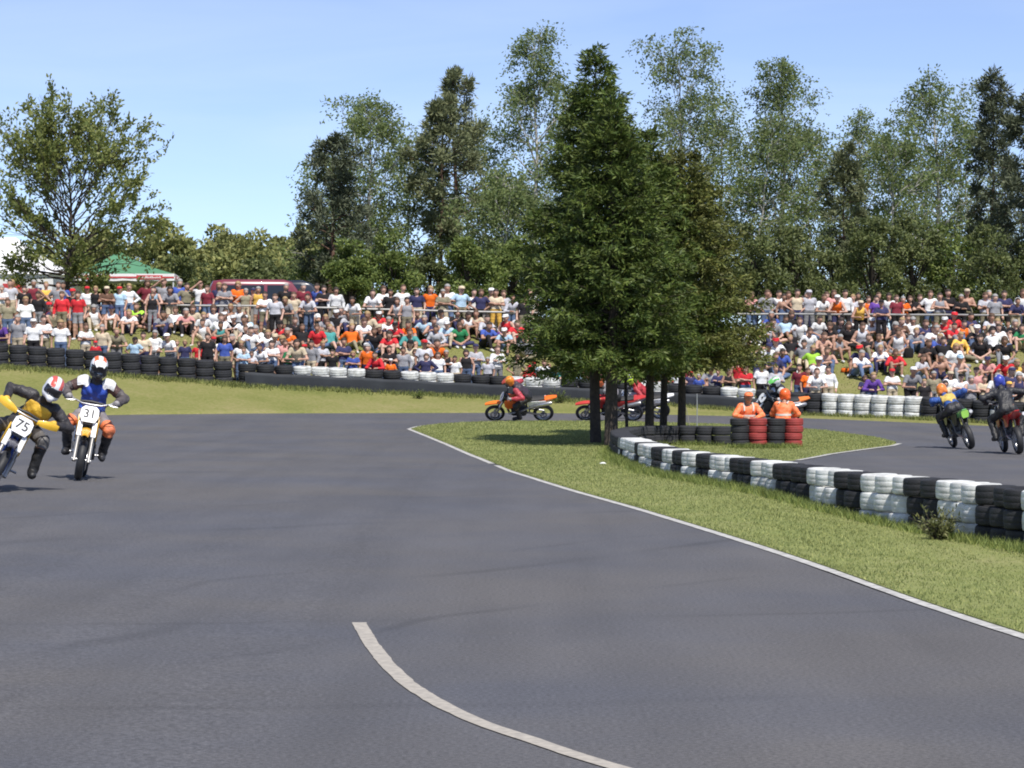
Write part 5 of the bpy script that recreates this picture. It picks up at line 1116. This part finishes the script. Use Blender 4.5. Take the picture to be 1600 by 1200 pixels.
# ------------------------------------------------------------------ riders
def helmet(parent, c, yaw, pitch, col, col2, peak, visor=(.02, .02, .025)):
    """motocross / road helmet, +x forward"""
    z = V(0, 0, 0)
    pr = [(V(-.012, 0, .03), V(.012, 0, .02), .137, .135, 'shell', (1.02, .92, 1.0)), (V(.06, .055, -.085), V(.15, .0, -.10), .05, .04, 'chin'), (V(.06, -.055, -.085), V(.15, .0, -.10), .05, .04, 'chin'), (V(-.04, .06, -.06), V(.05, .07, -.08), .06, .05, 'chin'), (V(-.04, -.06, -.06), V(.05, -.07, -.08), .06, .05, 'chin')]
    key = 'helmet'
    if key not in BODY:
        Vv, F, tg = sdf_mesh(pr, .016, .03); Nn = vnormals(Vv, F); fc = Vv[F].mean(1)
        vis = (fc[:, 0] > .055) & (fc[:, 2] > -.055) & (fc[:, 2] < .05); BODY[key] = (np_mesh('helmet', Vv, F, True), np_mesh('visor', *shell(Vv, F, Nn, vis, .006), True), np_mesh('stripe', *shell(Vv, F, Nn, (fc[:, 2] > .06) & (np.abs(fc[:, 1]) > .035) & (np.abs(fc[:, 1]) < .085) & (fc[:, 0] > -.09), .004), True), np_mesh('chin', *shell(Vv, F, Nn, (fc[:, 2] < -.06) & (fc[:, 0] > .03), .005), True))
        pk_ = MB(); secs = []
        for x, w_, zz in ((.03, .085, .125), (.10, .09, .125), (.17, .08, .105), (.23, .055, .075)): secs.append([(x, -w_, zz-.03), (x, -w_*.6, zz), (x, w_*.6, zz), (x, w_, zz-.03), (x, w_*.6, zz-.012), (x, -w_*.6, zz-.012)])
        pk_.loft(secs); BODY['peak'] = pk_.mesh('peak', True)
    hm = BODY[key]; o = link('helmet', hm[0], plastic(col), parent); o.location = c; o.rotation_euler = (0, pitch, yaw)
    link('visor', hm[1], mat('visor_%d' % (hash(visor) % 9999), visor, .12, coat=.5), o); link('stripe', hm[2], plastic(col2), o)
    if peak: link('peak', BODY['peak'], plastic(peak), o); link('chin_bar', hm[3], m_plastk, o)
    return o
def make_rider(label, mw, c, tau=.45, lat=0.0, hipx=-.24, hipz=1.03, yaw=0, pitch=.15, footl=None, footr=None, res=.02, roll=0.0, headoff=(0, 0, 0), pole=.05):
    hip = V(hipx, lat*.4, hipz); up = nrm(V(math.sin(tau), roll, math.cos(tau))); chest = hip+up*.36+V(0, lat*.6, 0); neck = chest+up*.20; head = neck+nrm(up*.7+V(.05, 0, .6))*.15+V(.03, 0, 0)+V(*headoff); sy = nrm(V(0, 1, -roll)); pr = []
    for s in (-1, 1): pr.append((hip+sy*s*.07, hip+sy*s*.05+up*.17, .125, .115, 'pelvis'))
    pr.append((hip+up*.12, chest, .12, .145, 'torso', (.95, 1.15, 1)))
    for s in (-1, 1): pr.append((chest+sy*s*.08, chest+sy*s*.15+up*.10, .115, .075, 'torso'))
    pr += [(chest+up*.1, neck, .075, .06, 'neck'), (neck, head-V(0, 0, .04), .06, .06, 'neck'), (head+V(-.01, 0, .02), head+V(.02, 0, -.02), .095, .085, 'head')]
    feet = [footr if footr is not None else V(-.08, -.20, .45), footl if footl is not None else V(-.08, .20, .45)]; grips = []
    for i, s in enumerate((-1, 1)):
        sh = chest+sy*s*.19+up*.11; hd = V(.262, s*.345, 1.17); e = ik(sh, hd-V(.05, -s*.0, -.01), .30, .29, V(-.5, s*.9, pole)); grips.append(hd)
        pr += [(sh, sh+(e-sh)*.55, .072, .06, 'uparm'), (sh+(e-sh)*.55, e, .06, .053, 'lowsleeve'), (e, e+(hd-e)*.55, .055, .045, 'forearm'), (e+(hd-e)*.55, hd, .045, .036, 'forearm'), (hd, hd+V(.035, 0, .005), .042, .04, 'hand%d' % i)]
        hp = hip+V(0, s*.095, -.02); f = feet[i]; k = ik(hp, f, .44, .43, V(.9, s*.45, .25))
        pr += [(hp, hp+(k-hp)*.7, .105, .078, 'thigh'), (hp+(k-hp)*.7, k, .078, .068, 'knee%d' % i), (k, k+(f-k)*.25, .068, .064, 'knee%d' % i), (k+(f-k)*.25, f, .066, .052, 'boot%d' % i)]
        pr += [(f+V(-.03, 0, -.03), f+V(.17, s*.02, -.045), .05, .038, 'boot%d' % i)]
    Vv, F, tg = sdf_mesh(pr, res, .03); Nn = vnormals(Vv, F); ft = tg[F]; fc = Vv[F].mean(1); fn = Nn[F].mean(1)
    root = link('person', np_mesh('person', Vv, F, True), SKIN[1]); root.matrix_world = mw; tag(root, label, 'rider', 'motorcycle racers')
    an = lambda *t: np.isin(ft, t).sum(1) >= 3
    def part(nm, sel, off, col): 
        if sel.sum() > 4: return link(nm, np_mesh(nm, *shell(Vv, F, Nn, sel, off, .0055), True), col if not isinstance(col, tuple) else mat('leather_%d' % (abs(hash(col)) % 99999), col, .5, var=.25, scale=9, bump=1.0, bscale=13, spec=.4), root)
    up_ = lambda q: (q-hip)@up
    part('jacket', an('torso', 'pelvis', 'uparm', 'lowsleeve', 'forearm', 'neck') & ~(an('pelvis') & (up_(fc) < .08)), .010, c['jacket'])
    part('trousers', an('pelvis', 'thigh', 'knee0', 'knee1'), .008, c['trousers'])
    for i in (0, 1):
        part('boot', an('boot%d' % i), .012, c['boots']); part('knee_guard', an('knee%d' % i) & (fn@V(.8, 0, .3) > .05), .018, c.get('knee', c['trousers']))
        part('glove', an('hand%d' % i), .008, c['gloves'])
        h = grips[i]; s = (-1, 1)[i]
        fgm = MB()
        for j in range(4):
            y = h[1]+s*(-.032+.021*j); L = (.9, 1.0, .96, .82)[j]
            fgm.tube([(h[0]+.03, y, h[2]+.025), (h[0]+.03+.035*L, y, h[2]+.018), (h[0]+.06*L, y, h[2]-.018), (h[0]+.025, y, h[2]-.036)], [.0105, .0105, .010, .009], 7)
        fgm.tube([(h[0]+.0, h[1]-s*.045, h[2]+.01), (h[0]+.03, h[1]-s*.06, h[2]-.005), (h[0]+.045, h[1]-s*.05, h[2]-.03)], [.013, .012, .010], 7); fgm.obj('glove_fingers', CM['k'] if isinstance(c['gloves'], tuple) and sum(c['gloves']) < .2 else mat('glove_%d' % (abs(hash(c['gloves'])) % 9999), c['gloves'], .6), root)
    dd = fc-chest; lat_ = np.abs(dd@sy); hh = up_(fc)
    if 'chest' in c: part('chest_panel', an('torso', 'pelvis') & (fn[:, 0] > .05) & (hh > .16) & (hh < .47) & (lat_ < .17), .022, c['chest'])
    if 'vest' in c: part('vest', an('torso', 'pelvis') & (hh > .03) & (hh < .48) & (lat_ < .175), .024, c['vest'])
    if 'back' in c: part('back_panel', an('torso') & (fn[:, 0] < -.1) & (hh < .50) & (lat_ < .16), .020, c['back'])
    if 'shoulder' in c:
        for s in (-1, 1): part('shoulder_pad', an('torso', 'uparm') & (dd@sy*s > .10) & (dd@up > .07) & (dd@sy*s < .27) & (fn@up > .1), .028, c['shoulder'])
    if 'sleeve' in c: part('sleeve', an('lowsleeve', 'forearm'), .016, c['sleeve'])
    if 'upsleeve' in c: part('upper_sleeve', an('uparm'), .016, c['upsleeve'])
    helmet(root, tuple(head+V(.01, 0, .015)), yaw, pitch, c['helmet'], c.get('helmet2', c['helmet']), c.get('peak'))
    return root
def bike_mw(x, y, heading, lean): return Matrix.Translation((x, y, float(T(x, y))+.002)) @ Matrix.Rotation(heading, 4, 'Z') @ Matrix.Rotation(-lean, 4, 'X')
def front_at(px, py, heading, fwd):     # place so that the point fwd metres ahead of the bike's middle stands at this photo pixel
    g = ground(px, py); return g[0]-fwd*math.cos(heading), g[1]-fwd*math.sin(heading)
K = (.02, .02, .022)
# 31: upright, coming straight on
h = R(-83.5); x, y = front_at(121, 751, h, .72); mw = bike_mw(x, y, h, R(10))
make_bike('yellow supermoto number 31 with white fork guards, ridden upright towards the bend', mw, (.75, .42, .03), (.78, .40, .02), number='31', silencer=-1, cguard=(.82, .82, .82))
make_rider('rider in blue vest with white shoulder pads on bike 31', mw, dict(jacket=(.05, .045, .05), vest=(.035, .08, .40), shoulder=(.8, .8, .78), trousers=(.22, .20, .21), knee=(.80, .22, .10), boots=(.03, .03, .035), gloves=(.30, .28, .28), helmet=(.8, .8, .8), helmet2=(.80, .14, .04), peak=(.82, .82, .80), sleeve=(.10, .085, .085), upsleeve=(.09, .05, .045)), tau=.42, hipz=.99, pole=-.25, res=.017, footl=V(-.10, .26, .40), footr=V(-.10, -.26, .40), yaw=R(8), pitch=R(14))
# 75: leaned hard, at the picture edge
h = R(-79); x, y = front_at(-22, 769, h, .72); mw = bike_mw(x, y, h, R(29))
make_bike('blue and yellow supermoto number 75 leaned hard over with yellow hand guards', mw, (.75, .46, .03), (.03, .03, .05), number='75', hand=(.85, .50, .04), silencer=-1, cguard=(.75, .75, .75), cframe=(.03, .08, .35), ctail=(.03, .08, .38))
make_rider('rider in black and yellow leathers with silver helmet on leaning bike 75', mw, dict(jacket=(.035, .032, .034), chest=(.80, .46, .05), upsleeve=(.05, .046, .048), trousers=(.035, .033, .034), knee=(.12, .115, .115), boots=K, gloves=(.75, .45, .06), helmet=(.72, .72, .75), helmet2=(.60, .10, .08)), tau=.66, hipz=1.0, pole=.0, res=.017, footl=V(.10, .42, .50), lat=.06, roll=.10, yaw=R(12), pitch=R(20))
# orange bike in the middle, side on
h = R(181); g = ground(811, 657); mw = bike_mw(g[0], g[1], h, R(42))
make_bike('orange supermoto with white round plate sweeping past the island, clear of trunks', mw, (.85, .17, .02), (.85, .19, .02), number='3', silencer=1, cplate=(.8, .8, .8))
make_rider('rider in black and red leathers with orange helmet, crouched on the orange bike', mw, dict(jacket=(.05, .035, .05), sleeve=(.45, .05, .07), upsleeve=(.45, .06, .08), trousers=K, boots=K, gloves=(.35, .33, .33), helmet=(.75, .22, .03), helmet2=(.8, .35, .05), peak=(.6, .08, .04)), tau=.85, roll=-.10, pitch=R(30), hipz=1.0, pole=-.5, footl=V(.0, .36, .46))
# two bikes seen between the trunks
g = ground(953, 657.5); g[1] += .6; mw = bike_mw(g[0], g[1], R(178), R(42))
make_bike('supermoto half hidden behind the two thick spruce trunks, dark front wheel showing', mw, (.5, .04, .04), (.55, .05, .04), silencer=1)
make_rider('rider in red and grey leathers behind the two thick spruce trunks', mw, dict(jacket=(.30, .28, .30), chest=(.75, .16, .05), sleeve=(.55, .05, .05), upsleeve=(.35, .34, .36), trousers=K, boots=K, gloves=(.6, .1, .05), helmet=(.70, .16, .07), helmet2=(.8, .5, .4), peak=(.6, .1, .05)), tau=.8, pitch=R(25), pole=-.5)
g = ground(1000, 657); g[1] += 2.4; mw = bike_mw(g[0], g[1], R(183), R(40))
make_bike('black and white supermoto with big white side plate seen between the trunks', mw, (.78, .78, .78), (.03, .03, .03), number='8', silencer=1)
make_rider('rider in red with neon yellow helmet between the spruce trunks', mw, dict(jacket=(.42, .04, .05), trousers=(.08, .08, .10), boots=K, gloves=K, helmet=(.55, .75, .06), helmet2=(.1, .1, .1), peak=(.5, .7, .05)), tau=.85, pitch=R(25), pole=-.5)
# rider passing behind the marshals
g = ground(1199, 661); mw = bike_mw(g[0], g[1], R(205), R(38))
make_bike('dark supermoto passing behind the marshals with an orange tail', mw, (.04, .04, .045), (.05, .05, .05), ctail=(.75, .2, .04), number='4', silencer=1)
make_rider('rider in black leathers with white and green helmet behind the marshals', mw, dict(jacket=(.035, .035, .045), sleeve=(.55, .55, .57), shoulder=(.6, .6, .6), trousers=K, boots=K, gloves=K, helmet=(.78, .78, .78), helmet2=(.12, .5, .12), peak=(.15, .55, .12)), tau=.8, pitch=R(24), pole=-.4)
# two riders going away on the far leg
h = R(97); g = ground(1519, 702); x, y = g[0]+.72*math.cos(h), g[1]+.72*math.sin(h); mw = bike_mw(x, y, h, R(17)) @ Matrix.Scale(.93, 4)
make_bike('black supermoto with lime green rear plate leaning away round the bend', mw, (.03, .03, .035), (.04, .25, .06), ctail=(.25, .7, .2), rear_plate=(.45, .85, .15), silencer=-1)
make_rider('rider in blue and yellow jersey with orange helmet, seen from behind on lime-plated bike', mw, dict(jacket=(.04, .10, .32), back=(.62, .45, .12), sleeve=(.04, .10, .34), trousers=(.03, .03, .035), boots=K, gloves=K, helmet=(.85, .24, .05), helmet2=(.8, .78, .75), peak=(.8, .2, .05)), tau=1.0, hipz=.99, roll=.0, footl=V(-.02, .30, .45), pitch=R(30))
h = R(93); g = ground(1594, 710); x, y = g[0]+.72*math.cos(h), g[1]+.72*math.sin(h); mw = bike_mw(x, y, h, R(9)) @ Matrix.Scale(.94, 4)
make_bike('red-tailed supermoto going away at the edge of the far leg', mw, (.5, .03, .03), (.5, .03, .03), ctail=(.55, .03, .03), silencer=-1, cguard=(.1, .4, .15))
make_rider('rider in plain black leathers with shiny blue helmet, seen from behind', mw, dict(jacket=(.03, .03, .034), trousers=(.028, .028, .03), boots=K, gloves=K, helmet=(.05, .07, .40), helmet2=(.5, .5, .6)), tau=.62, hipz=.99, footl=V(-.12, .34, .42), footr=V(-.1, -.26, .42))

# ------------------------------------------------------------------ marshals sitting behind the red and black tyres
m_hi = mat('orange_hi_vis', (.95, .15, .02), .6, col2=(.95, .34, .18), scale=14, bump=.3, bscale=16); m_band = mat('reflective_band', (.62, .60, .56), .4)
CM['hv'] = m_hi; COL['hv'] = ((.95, .17, .03), 'orange')
for i, (px, yaw, lb, hl) in enumerate(((1168, .12, 'marshal in orange jacket and orange cap sitting at the black end of tyre block', False), (1224, 2.75, 'marshal in orange jacket and orange helmet with back half turned', True))):
    d = 67.6+.1*i; x = wx(px, d); z = float(T(x, d))+.03
    ts = thing('stacked_tyres', ['pair of black tyres used as seat by the capped marshal', 'pair of black tyres used as seat by the helmeted marshal'][i], 'tyres', (x, d+.0, z), group='tyre seats behind the tyre block')
    me = tyre_mesh(.235, .155, 'tyre')
    for k in range(2): link('tyre', me, m_blk, ts, loc=(0, .0, .155*(k+.5)))
    o = place_person('perch', (x, d, z), yaw, (hz(613-3*i, d)-z)/1.245, 'hv', 'long', 'hv', 'trousers', None if hl else 'hv', HAIR[0], False, skin=SKIN[1]); crowd.pop(); o.location.y += .0
    tag(o, lb, 'marshal', 'marshals on the island')
    b = BODY['perch']
    hd = POSES['perch']['head']
    if hl:
        helmet(o, tuple(hd+V(0, 0, .01)), R(-90), 0, (.85, .14, .03), (.85, .2, .05), (.8, .15, .03))
    P_ = POSES['perch']; upv = nrm(P_['neck']-P_['hip']); ring = MB()
    for hgt in (.20,):
        c_ = P_['hip']+upv*hgt; ring.lathe([(1, -.025), (1.012, 0), (1, .025)], 26); ring.v = [tuple(c_+V(p[0]*.185, p[1]*.152-p[2]*.1, p[2])) for p in ring.v]
    ring.obj('reflective_band', m_band, o)
    for s in (-1, 1): MB().tube([P_['chest']+V(s*.10, -.135, -.02), P_['chest']+V(s*.105, -.125, .09), P_['chest']+V(s*.10, -.03, .185), P_['chest']+V(s*.10, .09, .13)], .02, 6).obj('shoulder_band', m_band, o)
